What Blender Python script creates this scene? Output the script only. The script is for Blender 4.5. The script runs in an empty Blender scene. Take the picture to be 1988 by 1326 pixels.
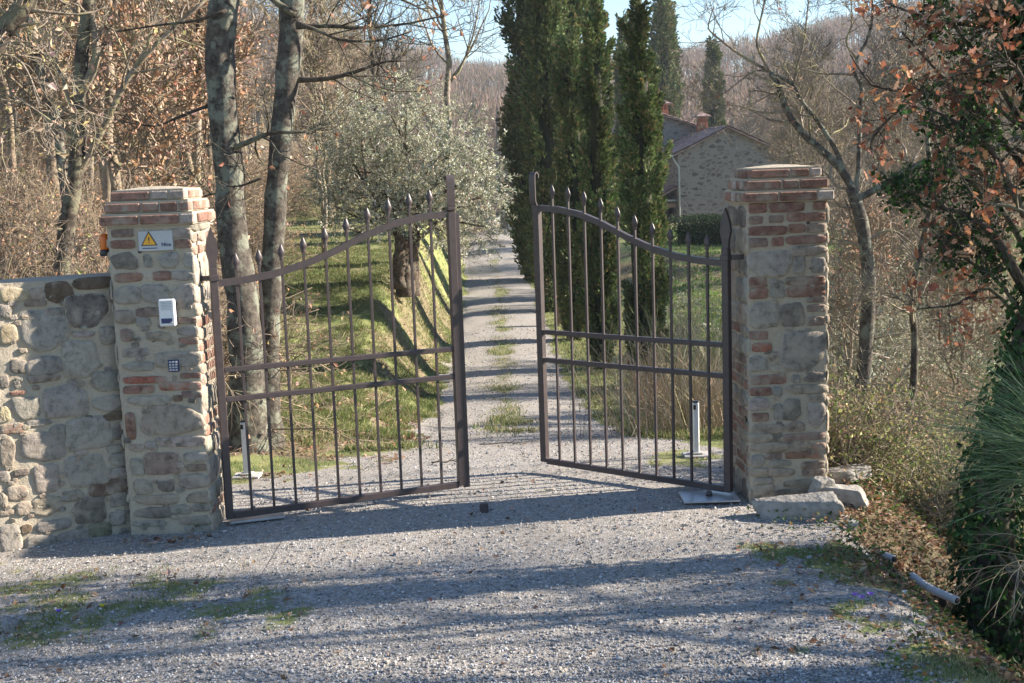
import bpy, bmesh, math, random
import numpy as np
from math import sin, cos, pi, radians
from mathutils import Matrix, Vector
# ------------------------------------------------------------------ camera, sky, sun, exposure
C = bpy.context.scene.collection
scene = bpy.context.scene
F_ = 2380.0; EYE = 2.13; PITCH = radians(7.85); ROLL = radians(2.0)
Fw = np.array([0, cos(PITCH), -sin(PITCH)]); U0 = np.array([0, sin(PITCH), cos(PITCH)]); R0 = np.array([1., 0, 0])
CU = cos(ROLL)*U0 + sin(ROLL)*R0; CR = cos(ROLL)*R0 - sin(ROLL)*U0; CP = np.array([0, 0, EYE])
cd = bpy.data.cameras.new('camera'); cam = bpy.data.objects.new('camera', cd); C.objects.link(cam)
cd.sensor_width = 36; cd.lens = 36*F_/1988; cd.clip_end = 3000; cd.clip_start = .05
cam.matrix_world = Matrix([[CR[0], CU[0], -Fw[0], 0], [CR[1], CU[1], -Fw[1], 0], [CR[2], CU[2], -Fw[2], EYE], [0, 0, 0, 1]])
scene.camera = cam
SUN_EL = radians(25); SUN_DIR = np.array([cos(SUN_EL)*cos(radians(8.6)), cos(SUN_EL)*sin(radians(8.6)), sin(SUN_EL)])
w = bpy.data.worlds.new('World'); scene.world = w; w.use_nodes = True
nt = w.node_tree; sky = nt.nodes.new('ShaderNodeTexSky'); sky.sky_type = 'NISHITA'; sky.sun_disc = False
sky.sun_elevation = SUN_EL; sky.sun_rotation = math.atan2(SUN_DIR[0], SUN_DIR[1]); sky.air_density = 1.2; sky.dust_density = .1; sky.altitude = 900; sky.ozone_density = 3.5
bg = nt.nodes['Background']; bg.inputs[1].default_value = .073; nt.links.new(sky.outputs[0], bg.inputs[0])
sl = bpy.data.lights.new('sun', 'SUN'); sl.energy = 5; sl.angle = radians(.55); sl.color = (1, .88, .74)
so = bpy.data.objects.new('sun', sl); C.objects.link(so)
so.rotation_euler = Vector(SUN_DIR).to_track_quat('Z', 'Y').to_euler()
vs = scene.view_settings; vs.view_transform = 'Standard'; vs.look = 'None'; vs.gamma = 1; vs.exposure = 1.75

def ray(px, py): return Fw + CR*(px-994)/F_ + CU*(663-py)/F_
def at(px, py, Y):
    d = ray(px, py); return CP + d*(Y/d[1])
rs = np.random.RandomState
def nrm(a): return a/np.maximum(np.linalg.norm(a, axis=-1, keepdims=True), 1e-9)
# ------------------------------------------------------------------ noise
def _h(i, j, k, s):
    n = (i*374761393 + j*668265263 + k*2147483647 + s*974634777) & 0xffffffff
    n = ((n ^ (n >> 13))*1274126177) & 0xffffffff
    n = (n ^ (n >> 16)) & 0xffffffff
    return n/4294967295.0
def vn(P, sc=1., seed=0):
    P = np.asarray(P, float)*sc; I = np.floor(P).astype(np.int64); f = P-I; f = f*f*(3-2*f)
    r = 0
    for a in (0, 1):
        for b in (0, 1):
            for c in (0, 1):
                wgt = (f[..., 0] if a else 1-f[..., 0])*(f[..., 1] if b else 1-f[..., 1])*(f[..., 2] if c else 1-f[..., 2])
                r = r + wgt*_h(I[..., 0]+a, I[..., 1]+b, I[..., 2]+c, seed)
    return r
def fbm(P, sc=1., seed=0, o=3): return sum(vn(P, sc*2**k, seed+k)*.5**k for k in range(o))/sum(.5**k for k in range(o))
def xyz(x, y, z=0): return np.stack([x, y, np.zeros_like(x)+z], -1)
def S(t): t = np.clip(t, 0, 1); return t*t*(3-2*t)
# ------------------------------------------------------------------ materials
def mat(name, rough=.8):
    m = bpy.data.materials.new(name); m.use_nodes = True; t = m.node_tree; b = t.nodes['Principled BSDF']; b.inputs['Roughness'].default_value = rough
    if rough > .6: b.inputs['Specular IOR Level'].default_value = .25
    return m, t, b
def N(t, k, **kw):
    n = t.nodes.new(k)
    for a, v in kw.items():
        if hasattr(n, a): setattr(n, a, v)
        else: n.inputs[a.replace('_', ' ')].default_value = v
    return n
def ramp(t, src, stops):
    r = t.nodes.new('ShaderNodeValToRGB'); e = r.color_ramp.elements
    while len(e) < len(stops): e.new(.5)
    for i, (p_, c) in enumerate(stops):
        e[i].position = p_; e[i].color = (*c, 1) if len(c) == 3 else c
    t.links.new(src, r.inputs[0]); return r.outputs[0]
def noise(t, sc, det=4, rough=.6, vec=None):
    n = N(t, 'ShaderNodeTexNoise'); n.inputs['Scale'].default_value = sc; n.inputs['Detail'].default_value = det; n.inputs['Roughness'].default_value = rough
    if vec is None: vec = N(t, 'ShaderNodeTexCoord').outputs['Object']
    t.links.new(vec, n.inputs['Vector']); return n.outputs['Fac']
def mixc(t, f, a, b, mode='MIX'):
    m = t.nodes.new('ShaderNodeMix'); m.data_type = 'RGBA'; m.blend_type = mode
    for v, i in ((f, 0), (a, 6), (b, 7)):
        if isinstance(v, (int, float)): m.inputs[i].default_value = v
        elif isinstance(v, tuple): m.inputs[i].default_value = (*v, 1)
        else: t.links.new(v, m.inputs[i])
    return m.outputs[2]
def mth(t, op, a, b=None):
    m = t.nodes.new('ShaderNodeMath'); m.operation = op
    for v, i in ((a, 0), (b, 1)):
        if v is None: continue
        if isinstance(v, (int, float)): m.inputs[i].default_value = v
        else: t.links.new(v, m.inputs[i])
    return m.outputs[0]
def bump(t, b, h, strength=.5, dist=.01):
    n = t.nodes.new('ShaderNodeBump'); n.inputs['Strength'].default_value = strength; n.inputs['Distance'].default_value = dist
    t.links.new(h, n.inputs['Height']); t.links.new(n.outputs[0], b.inputs['Normal'])
def leafmat(name, rough=.55, trans=.3, bumpy=False):
    m, t, b = mat(name, rough); a = N(t, 'ShaderNodeAttribute', attribute_name='col')
    t.links.new(a.outputs[0], b.inputs['Base Color']); tr = N(t, 'ShaderNodeBsdfTranslucent'); t.links.new(a.outputs[0], tr.inputs[0])
    mx = N(t, 'ShaderNodeMixShader'); mx.inputs[0].default_value = trans
    t.links.new(b.outputs[0], mx.inputs[1]); t.links.new(tr.outputs[0], mx.inputs[2]); t.links.new(mx.outputs[0], t.nodes['Material Output'].inputs[0])
    b.inputs['Specular IOR Level'].default_value = .3
    return m
def barkmat(name, dark, light, lichen, la=.5, sc=9):
    m, t, b = mat(name, .9)
    n1 = noise(t, sc*3, 6, .7); n2 = noise(t, sc, 5, .65)
    c = mixc(t, ramp(t, n1, [(.35, (0, 0, 0)), (.65, (1, 1, 1))]), dark, light)
    c = mixc(t, mth(t, 'MULTIPLY', ramp(t, n2, [(.5, (0, 0, 0)), (.58, (1, 1, 1))]), la), c, lichen)
    t.links.new(c, b.inputs['Base Color']); bump(t, b, n1, .9, .015); return m
def colmat(name, c1, c2, sc=20, rough=.6, bs=.3, bd=.004, metal=0):
    m, t, b = mat(name, rough); n = noise(t, sc, 5); t.links.new(ramp(t, n, [(.3, c1), (.7, c2)]), b.inputs['Base Color']); bump(t, b, n, bs, bd); b.inputs['Metallic'].default_value = metal; return m
M = {}
M['leaf'] = leafmat('leaf'); M['cyp'] = leafmat('cypress_spray', .7, .12); M['grass'] = leafmat('grass_blade', .6, .35); M['dry'] = leafmat('dry_leaf', .7, .35)
M['bark_oak'] = barkmat('oak_bark', (.035, .03, .027), (.13, .115, .095), (.20, .215, .17), .8, 7)
M['bark_twig'] = barkmat('twig_bark', (.11, .09, .07), (.34, .29, .235), (.34, .32, .15), .5, 3)
M['bark_dark'] = barkmat('dark_bark', (.03, .025, .02), (.11, .09, .07), (.22, .22, .15), .55, 6)
M['bark_tan'] = barkmat('wood_bark', (.13, .10, .075), (.33, .265, .20), (.30, .27, .15), .4, 1.5)
M['bark_far'] = barkmat('far_bark', (.12, .095, .08), (.24, .20, .175), (.2, .2, .14), .2, .5)
M['bark_olive'] = barkmat('olive_bark', (.03, .022, .016), (.15, .115, .085), (.16, .16, .13), .35, 6)
M['stem'] = leafmat('stem', .7, .0)
M['iron'] = colmat('brown_painted_iron', (.045, .035, .037), (.068, .052, .052), 30, .42, .15, .001)
M['white'] = colmat('white_plastic', (.62, .62, .62), (.72, .72, .72), 8, .4, .02, .001)
M['grey'] = colmat('grey_plastic', (.38, .39, .40), (.46, .47, .48), 8, .5, .02, .001)
M['black'] = colmat('black_plastic', (.012, .012, .014), (.02, .02, .022), 8, .4, .02, .001)
M['steel'] = colmat('galvanised_plate', (.36, .37, .39), (.50, .51, .53), 14, .35, .1, .001, .5)
M['rock'] = colmat('grey_rock', (.19, .18, .165), (.38, .365, .335), 14, .9, 1., .03)
M['concrete'] = colmat('concrete', (.38, .37, .34), (.52, .5, .47), 14, .9, .5, .01)
# mortar, stone
m, t, b = mat('mortar', .95); n1 = noise(t, 9, 7, .78); n2 = noise(t, 110, 4)
t.links.new(mixc(t, .35, ramp(t, n1, [(.3, (.35, .295, .22)), (.7, (.50, .44, .345))]), ramp(t, n2, [(.3, (.26, .23, .185)), (.7, (.50, .45, .37))])), b.inputs['Base Color']); bump(t, b, mth(t, 'ADD', n1, mth(t, 'MULTIPLY', n2, .3)), 1., .016); M['mortar'] = m
m, t, b = mat('masonry_stone', .9); a = N(t, 'ShaderNodeAttribute', attribute_name='col'); n1 = noise(t, 22, 7, .72); n2 = noise(t, 7, 4)
c = mixc(t, 1, a.outputs[0], ramp(t, n1, [(.28, (.35, .33, .32)), (.5, (1, 1, 1)), (.75, (1.35, 1.35, 1.35))]), 'MULTIPLY')
c = mixc(t, ramp(t, n2, [(.50, (0, 0, 0)), (.66, (.75, .75, .75))]), c, (.36, .32, .26))
n4 = noise(t, 30, 6, .75); n5 = noise(t, 4, 5, .7)
mm = ramp(t, mth(t, 'ADD', a.outputs['Alpha'], mth(t, 'MULTIPLY', mth(t, 'SUBTRACT', n4, .5), 1.8)), [(.90, (0, 0, 0)), (1.06, (.85, .85, .85))])
c = mixc(t, mm, c, ramp(t, n5, [(.3, (.33, .28, .215)), (.7, (.47, .42, .33))])); c = mixc(t, ramp(t, n5, [(.52, (0, 0, 0)), (.7, (.45, .45, .45))]), c, mixc(t, 1, c, (.6, .57, .53), 'MULTIPLY'))
t.links.new(c, b.inputs['Base Color']); bump(t, b, n1, 1., .014); M['stone'] = m
# ------------------------------------------------------------------ mesh helpers
def mesh_from(name, parts, mats):
    """parts: list of (verts, faces(k-gon int array or list of arrays), colour or None, material index, smooth)"""
    V = []; loops = []; tot = []; mi = []; sm = []; cols = []; off = 0; hascol = any(p_[2] is not None for p_ in parts)
    for v, fs, col, k, smooth in parts:
        v = np.asarray(v, float).reshape(-1, 3); V.append(v)
        if not isinstance(fs, list): fs = [fs]
        for f in fs:
            f = np.asarray(f, np.int64)
            if f.size == 0: continue
            loops.append((f+off).ravel()); tot.append(np.full(len(f), f.shape[1])); mi.append(np.full(len(f), k)); sm.append(np.full(len(f), smooth, bool))
        if hascol:
            c = np.ones((len(v), 4)); col_ = np.asarray(.5 if col is None else col, float)
            if col_.ndim == 2 and col_.shape[1] == 4: c[:] = col_
            else: c[:, :3] = col_
            if col_.ndim < 2 and k == 1: c[:, 3] = .25
            cols.append(c)
        off += len(v)
    V = np.concatenate(V); loops = np.concatenate(loops); tot = np.concatenate(tot)
    me = bpy.data.meshes.new(name); me.vertices.add(len(V)); me.vertices.foreach_set('co', V.ravel())
    me.loops.add(len(loops)); me.loops.foreach_set('vertex_index', loops.astype(np.int32))
    me.polygons.add(len(tot)); me.polygons.foreach_set('loop_start', (np.cumsum(tot)-tot).astype(np.int32)); me.polygons.foreach_set('loop_total', tot.astype(np.int32))
    for m_ in mats: me.materials.append(m_)
    me.polygons.foreach_set('material_index', np.concatenate(mi).astype(np.int32)); me.polygons.foreach_set('use_smooth', np.concatenate(sm))
    me.update(calc_edges=True)
    if hascol:
        at_ = me.color_attributes.new('col', 'FLOAT_COLOR', 'POINT'); at_.data.foreach_set('color', np.concatenate(cols).astype(np.float32).ravel())
    return me
def ob(name, parts, mats, parent=None, loc=None):
    if not isinstance(mats, (list, tuple)): mats = [mats]
    if isinstance(parts, tuple): parts = [parts]
    o = bpy.data.objects.new(name, mesh_from(name, parts, mats)); C.objects.link(o)
    if parent: o.parent = parent
    if loc is not None: o.location = loc
    return o
def tag(o, label=None, cat=None, group=None, kind=None):
    for k, v in (('label', label), ('category', cat), ('group', group), ('kind', kind)):
        if v: o[k] = v
    return o
def empty(name, loc, label, cat, group=None, rz=0):
    o = bpy.data.objects.new(name, None); C.objects.link(o); o.location = tuple(float(v) for v in loc); o.rotation_euler = (0, 0, rz); o.empty_display_size = .1
    return tag(o, label, cat, group)
def copy_tree(o, parent=None):
    c = o.copy(); C.objects.link(c); c.parent = parent
    for ch in [q for q in KIDS.get(o.name, [])]: copy_tree(ch, c)
    return c
KIDS = {}
def box(cx, cy, cz, sx, sy, sz, ch=0., col=None, mi=0):
    """chamfered box centred at c with full sizes s"""
    hx, hy, hz = sx/2, sy/2, sz/2; ch = min(ch, hx*.9, hy*.9, hz*.9)
    if ch <= 0:
        v = np.array([(a*hx, b_*hy, c*hz) for a in (-1, 1) for b_ in (-1, 1) for c in (-1, 1)]) + (cx, cy, cz)
        return (v, np.array([(0, 1, 3, 2), (4, 6, 7, 5), (0, 4, 5, 1), (2, 3, 7, 6), (0, 2, 6, 4), (1, 5, 7, 3)]), col, mi, False)
    bm = bmesh.new(); bmesh.ops.create_cube(bm, size=1)
    for q in bm.verts: q.co = (q.co.x*sx, q.co.y*sy, q.co.z*sz)
    bmesh.ops.bevel(bm, geom=bm.edges[:], offset=ch, segments=1, affect='EDGES')
    v, f = bmdata(bm); return (v+(cx, cy, cz), f, col, mi, False)
def bmdata(bm):
    bm.verts.index_update(); v = np.array([q.co[:] for q in bm.verts]); d = {}
    for f in bm.faces: d.setdefault(len(f.verts), []).append([q.index for q in f.verts])
    bm.free(); return v, [np.array(x) for x in d.values()]
def tf(part, ang=0, loc=(0, 0, 0)):
    v = part[0].copy(); c, s_ = cos(ang), sin(ang); x = v[:, 0]*c - v[:, 1]*s_; y = v[:, 0]*s_ + v[:, 1]*c
    v[:, 0] = x+loc[0]; v[:, 1] = y+loc[1]; v[:, 2] += loc[2]; return (v,)+tuple(part[1:])
def tubes(P, R, sides=4, col=None, mi=0, rough=0, seed=0):
    """P (n,k,3) R (n,k) -> part"""
    P = np.asarray(P, float); R = np.asarray(R, float); n, k = R.shape
    T = np.empty_like(P); T[:, 1:-1] = P[:, 2:]-P[:, :-2]; T[:, 0] = P[:, 1]-P[:, 0]; T[:, -1] = P[:, -1]-P[:, -2]; T = nrm(T)
    av = nrm(T.mean(1)); ref = np.where(np.abs(av[:, 2:3]) < .8, np.array([[0, 0, 1.]]), np.array([[1., 0, 0]]))[:, None, :]
    A = nrm(np.cross(T, ref)); B = np.cross(T, A); th = np.arange(sides)*2*pi/sides
    ring = A[:, :, None, :]*np.cos(th)[None, None, :, None] + B[:, :, None, :]*np.sin(th)[None, None, :, None]
    rr = R[:, :, None, None]
    if rough: rr = rr*(1+rough*(fbm(P[:, :, None, :]+ring*R[:, :, None, None], 6, seed, 3)[..., None]-.5)*2)
    V = (P[:, :, None, :]+ring*rr).reshape(-1, 3)
    i = np.arange(n)[:, None, None]*k*sides; j = np.arange(k-1)[None, :, None]*sides; s_ = np.arange(sides)[None, None, :]; s2 = (s_+1) % sides
    Q = np.stack([i+j+s_, i+j+s2, i+j+sides+s2, i+j+sides+s_], -1).reshape(-1, 4)
    fs = [Q]
    base = (np.arange(n)*k*sides)[:, None]
    if sides > 3: fs += [base+np.arange(sides)[::-1][None, :], base+(k-1)*sides+np.arange(sides)[None, :]]
    if col is not None and np.ndim(col) == 2: col = np.repeat(col, k*sides, 0)
    return (V, fs, col, mi, sides > 3)
def spline(pts, k):
    p_ = np.asarray(pts, float); n = len(p_); q = np.concatenate([[2*p_[0]-p_[1]], p_, [2*p_[-1]-p_[-2]]]); u = np.linspace(0, n-1-1e-6, k); i = u.astype(int); f = (u-i)[:, None]
    a, b_, c, d = q[i], q[i+1], q[i+2], q[i+3]
    return .5*((2*b_)+(-a+c)*f+(2*a-5*b_+4*c-d)*f*f+(-a+3*b_-3*c+d)*f**3)
def kids(P, R, c, L, ang, K=5, up=.1, wob=.2, t0=.25, t1=1., rr=.55, rng=None, tip=.3, lt=.5):
    n, k, _ = P.shape; t = rng.uniform(t0, t1, (n, c)); x = t*(k-1)*.999; i = x.astype(int); f = (x-i)[..., None]; I = np.arange(n)[:, None]
    base = P[I, i]*(1-f)+P[I, i+1]*f; T = nrm(P[I, i+1]-P[I, i]); rad = R[I, i]*(1-f[..., 0])+R[I, i+1]*f[..., 0]
    rv = nrm(np.cross(T, rng.normal(size=T.shape))); a = np.radians(rng.normal(ang, ang*.25, (n, c)))[..., None]
    d = nrm(np.cos(a)*T+np.sin(a)*rv).reshape(-1, 3); m_ = n*c; Ls = (L*rng.uniform(.5, 1.25, (n, c))*(1-lt*t)).reshape(-1, 1)
    out = np.empty((m_, K, 3)); out[:, 0] = base.reshape(-1, 3); cur = out[:, 0].copy()
    for q in range(1, K):
        d = nrm(d+wob*rng.normal(size=d.shape)+np.array([0, 0, up])); cur = cur+d*Ls/(K-1); out[:, q] = cur
    r0 = (rad*rr).reshape(-1, 1); return out, r0*np.linspace(1, tip, K)[None, :]
def leaves(cen, d, nn, L, W, col, mi=0, fold=.25, rng=None):
    """cen,d,nn (n,3); L,W (n,) or scalar -> quads with a fold"""
    n = len(cen); d = nrm(d); s_ = nrm(np.cross(d, nn)); up = np.cross(s_, d); L = np.broadcast_to(L, (n,))[:, None]; W = np.broadcast_to(W, (n,))[:, None]
    V = np.stack([cen, cen+d*L*.5+s_*W*.5+up*W*fold, cen+d*L, cen+d*L*.5-s_*W*.5+up*W*fold], 1).reshape(-1, 3)
    return (V, np.arange(4*n).reshape(-1, 4), np.repeat(np.broadcast_to(col, (n, 3)), 4, 0), mi, False)
def pal(rng, n, cols, var=.2):
    c = np.array(cols)[rng.randint(0, len(cols), n)]; return np.clip(c*(1+var*rng.normal(size=(n, 1)))*(1+.06*rng.normal(size=(n, 3))), .004, .9)
def sph(rng, n): return nrm(rng.normal(size=(n, 3)))
# ------------------------------------------------------------------ terrain
_yy = np.linspace(-40, 700, 7401)
def prof(pts, sm=2.5):
    a = np.interp(_yy, [q[0] for q in pts], [q[1] for q in pts]); k = int(sm*10)|1; ap = np.pad(a, k//2, 'edge'); a = np.convolve(ap, np.ones(k)/k, 'valid'); ap = np.pad(a, k//2, 'edge'); return np.convolve(ap, np.ones(k)/k, 'valid')[:len(_yy)]
def pv(tab, y): return np.interp(y, _yy, tab)
pC = prof([(-40, .3), (0, .2), (15, 0), (20.6, -.17), (40, -.33), (48, -.62), (60, -1.2), (70, -2.0), (90, -5), (120, -12)], 4)
pZ = prof([(-40, .3), (0, .22), (4, .07), (6.5, .0), (8.3, 0), (9.3, -.06), (11, -.32), (13, -.68), (15.6, -1.12), (20.6, -1.56), (26, -1.68), (40, -1.56), (44, -1.28), (48, -.85), (54, -.45), (60, -.2), (80, 0), (700, 0)], .9)
pL = prof([(-40, 0), (8, 0), (11, -.08), (16, -.05), (24, .08), (40, .75), (60, 1.7), (90, 3.5), (700, 3.5)], 2)
pR = prof([(-40, -.75), (6.6, -.75), (10, -1.15), (15, -1.6), (20, -1.8), (27, -1.6), (45, -.75), (70, -1.0), (110, 0), (700, 0)], 2)
pWL = prof([(-40, 6), (8, 4), (9.2, 1.7), (12, 1.15), (15, 1.15), (700, 1.1)], .8)
pWR = prof([(-40, 1.58), (6.8, 1.58), (7.3, 1.98), (8.3, 2.15), (9.2, 1.9), (12, 1.8), (15, 2.1), (18, 2.6), (40, 2.4), (48, 3), (60, 5), (700, 6)], .4)
pBR = prof([(-40, 1.25), (7.2, 1.25), (8.5, 1.6), (11, 1.2), (16, 2.2), (30, 3.5), (700, 6)], .8)
def Hgt(x, y):
    x = np.asarray(x, float); y = np.asarray(y, float); cx = pv(pC, y); u = x-cx; z0 = pv(pZ, y); P = xyz(x, y)
    lowb = np.interp(y, [10, 11, 14, 17, 20, 22, 24], [0, -.07, -.55, -.9, -.80, -.40, 0])*S((x+5.2)/2.0)
    lz = pv(pL, y)+lowb+.16*np.maximum(0, -x-3.2-.13*np.maximum(y-8, 0))*S((y-7.6)/4)+.15*(fbm(P, .25, 5)-.5)*S((y-10)/6)
    lz = lz+.02*np.maximum(0, -x-25)**1.3*S((y-8)/30)
    rz = pv(pR, y)+.25*(fbm(P, .3, 9)-.5)-.02*np.maximum(0, x-6)*S((30-y)/20)
    z = z0+(lz-z0)*S((-u-pv(pWL, y))/1.25)
    z = np.where(u > 0, z0+(rz-z0)*S((u-pv(pWR, y))/pv(pBR, y)), z)
    bk = np.exp(-((-u-1.9)/.9)**2)*S((y-12)/3)*S((48-y)/6); z = z+bk*(.55*(fbm(P, .6, 41, 4)-.5)+.22*(fbm(P, 2.6, 43, 4)-.5))
    z = z+.03*(1-np.clip(u/1.0, -1, 1)**2)*S((y-11)/4)
    hill = 21*S((y-100)/230)*(1+.22*(fbm(P, .008, 2)-.5)*2)+13*S((x-15)/110)*S((y-70)/150)+12*S((-x-10)/90)*S((y-40)/120)
    z = z+hill+.012*(fbm(P, 3, 11)-.5)
    return z
def hz(x, y): return float(Hgt(np.array([x]), np.array([y]))[0])
GB = [(-2.3, 6.0, 1.35, .62, .66), (-3.0, 6.35, 1.2, .5, .66), (-1.35, 7.05, .35, .10, .8), (-1.9, 6.6, .5, .12, .5), (1.8, 6.2, .35, .9, .8), (1.75, 5.0, .6, .7, .9), (1.55, 5.5, .35, .5, .7), (1.55, 5.15, .18, .12, .6), (1.35, 5.6, .2, .08, .6), (1.75, 4.85, .3, .2, .9),
      (-.05, 8.0, .35, .12, .55), (-.35, 7.95, .15, .1, .4), (.3, 6.8, .25, .06, .25), (.95, 7.5, .3, .1, .4), (1.25, 9.0, .35, .35, .8), (-1.5, 9.4, .55, .6, .75), (-1.1, 10.6, .5, .5, .7), (-.1, 9.6, .3, .2, .3), (1.0, 6.3, .25, .06, .35), (-.9, 8.6, .3, .15, .4), (.6, 4.95, .2, .07, .4), (2.2, 7.0, .5, .9, .2)]
def masks(x, y):
    """returns gravel, grass, litter in 0..1"""
    cx = pv(pC, y); u = x-cx; P = xyz(x, y); n = fbm(P, 1.6, 21)-.5; n2 = fbm(P, .5, 31)-.5
    lw = np.interp(y, [0, 7.8, 8.6, 10, 12, 14, 18, 45, 70], [9, 9, 1.9, 1.35, 1.15, 1.2, 1.12, 1.1, 2.2]); rw = np.interp(y, [0, 5, 8.0, 9.5, 12, 16, 45, 70], [1.9, 1.95, 2.1, 1.35, 1.1, 1.12, 1.1, 1.8])
    e = np.where(u < 0, (lw+u), (rw-u))+n*.8*np.where(y > 14, .6, 1); g = S(e/.22+.5)
    mid = S((.42-np.abs(u+.02)+n*.7)/.4)*S((y-11+n*6)/4)*S((54-y)/6)*(.8+.2*S(n2*3+.6))
    gr = np.maximum(1-g, mid*.62); g = g*(1-mid*.60)
    for bx, by, rx, ry, s_ in GB:
        gr = np.maximum(gr, s_*S(1.25-np.sqrt(((x-bx)/rx)**2+((y-by)/ry)**2)+n*1.8+(fbm(P, 6, 77, 4)-.5)*2.6))
    gr = np.clip(gr, 0, 1); g = np.minimum(g, 1-.85*gr*(gr > mid*.63))
    slope = S((u+3.0)/1.2)*S((-u-1.0)/.4)*(y > 14)*S((40-y)/10)
    lit = S((n2+.05)*4-.1)*(1-g)*.6; lit = np.maximum(lit, .95*slope*S(n*5+.75))
    lit = np.maximum(lit, S(1.3-np.sqrt(((x+2.25)/.55)**2+((y-7.18)/.16)**2)+n))
    lit = np.maximum(lit, (x < -2.4)*(y > 7.5)*(y < 9)*S((n+.35)*3)); lit = np.maximum(lit, S((x-1.35)/.5)*(y < 7.4)*.45*S((n+.12)*4)); lit = np.maximum(lit, S((x-1.75)/.4)*(y < 13)*S((n+.5)*4)); lit = np.maximum(lit, S((u-3.2)/1)*S((44-y)/3)*S((y-34)/3)*.9)
    lit = np.maximum(lit, S((y-75)/20)*.85)
    lit = np.maximum(lit, S((-x-.21*y-.6)/2.5)*S((y-9)/3)*S((34-y)/8)*.8)
    lit = np.maximum(lit, (x < -.9)*S((y-8.5)/.4)*S((13.5-y)/2)*S(n*5+.5)*.95)
    wd_ = S((-x-.165*y-1.2)/2.5)*S((y-30)/5); lit = np.maximum(lit, wd_); lit = np.maximum(lit, S((y-62)/6)*(.6+.4*(n2 > 0)))
    return g, gr, np.clip(lit, 0, 1)
m, t, b = mat('ground', .95); tc = N(t, 'ShaderNodeTexCoord').outputs['Object']; a = N(t, 'ShaderNodeAttribute', attribute_name='col'); sp = N(t, 'ShaderNodeSeparateColor'); t.links.new(a.outputs[0], sp.inputs[0])
def vor(sc, feat='F1', out='Color'):
    v = N(t, 'ShaderNodeTexVoronoi', feature=feat); v.inputs['Scale'].default_value = sc; t.links.new(tc, v.inputs['Vector']); return v
va = vor(64); vb = vor(120); ve = vor(64, 'DISTANCE_TO_EDGE')
sc1 = N(t, 'ShaderNodeSeparateColor'); t.links.new(va.outputs['Color'], sc1.inputs[0]); sc2 = N(t, 'ShaderNodeSeparateColor'); t.links.new(vb.outputs['Color'], sc2.inputs[0])
stops = [(0, (.13, .127, .127)), (.3, (.25, .245, .24)), (.55, (.35, .34, .325)), (.8, (.46, .445, .42)), (1, (.60, .585, .56))]
gc = mixc(t, .45, ramp(t, sc1.outputs[0], stops), ramp(t, sc2.outputs[1], stops)); gc = mixc(t, ramp(t, sc1.outputs[2], [(.86, (0, 0, 0)), (.9, (.5, .5, .5))]), gc, (.40, .29, .19))
gc = mixc(t, ramp(t, ve.outputs[0], [(0, (.65, .65, .65)), (.12, (0, 0, 0))]), gc, (.17, .155, .135))
gc = mixc(t, ramp(t, noise(t, 1.3, 5, .7, tc), [(.42, (0, 0, 0)), (.75, (.45, .45, .45))]), gc, (.27, .245, .20))
nA = noise(t, 14, 6, .7, tc); nB = noise(t, 2.2, 5, .65, tc); nC = noise(t, 55, 3, .7, tc)
grc = mixc(t, ramp(t, nB, [(.3, (0, 0, 0)), (.7, (1, 1, 1))]), ramp(t, nA, [(.3, (.065, .105, .03)), (.7, (.14, .19, .055))]), ramp(t, nC, [(.3, (.17, .18, .06)), (.7, (.40, .37, .18))]))
lic = mixc(t, ramp(t, nB, [(.35, (0, 0, 0)), (.65, (1, 1, 1))]), ramp(t, nC, [(.3, (.06, .047, .03)), (.6, (.20, .155, .10)), (.75, (.36, .29, .2))]), ramp(t, nA, [(.3, (.09, .08, .04)), (.7, (.26, .22, .13))]))
def brk(ch, n, k=.9):
    return ramp(t, mth(t, 'ADD', ch, mth(t, 'MULTIPLY', mth(t, 'SUBTRACT', n, .5), k)), [(.42, (0, 0, 0)), (.58, (1, 1, 1))])
trk = ramp(t, noise(t, .9, 6, .75, tc), [(.36, (0, 0, 0)), (.66, (1, 1, 1))]); gc = mixc(t, mth(t, 'MULTIPLY', trk, .5), gc, mixc(t, .5, gc, (.20, .175, .14)))
gc = mixc(t, ramp(t, noise(t, 26, 3, .7, tc), [(.60, (0, 0, 0)), (.72, (.6, .6, .6))]), gc, (.16, .13, .10))
c = mixc(t, brk(sp.outputs[1], nA, 1.2), (.17, .145, .105), grc); c = mixc(t, brk(sp.outputs[2], nC, 1.6), c, lic); c = mixc(t, brk(sp.outputs[0], nA, 1.1), c, gc)
t.links.new(c, b.inputs['Base Color'])
bm1 = N(t, 'ShaderNodeBump'); bm1.inputs['Strength'].default_value = .55; bm1.inputs['Distance'].default_value = .012; t.links.new(mth(t, 'ADD', ve.outputs[0], mth(t, 'MULTIPLY', nA, .5)), bm1.inputs['Height']); t.links.new(bm1.outputs[0], b.inputs['Normal'])
M['ground'] = m
def axis(a0, a1, d0, g):   # graded spacing from a0 outwards
    r = [a0]; d = d0
    while r[-1] < a1: r.append(r[-1]+d); d *= g
    return np.array(r)
gx = axis(2.6, 420, .07, 1.045); gxs = np.concatenate([-gx[::-1], np.arange(-2.55, 2.56, .06), gx])
gy = axis(12, 560, .07, 1.014); gys = np.concatenate([np.linspace(-30, 4, 30)[:-1], np.arange(4, 12, .06), gy])
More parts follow.
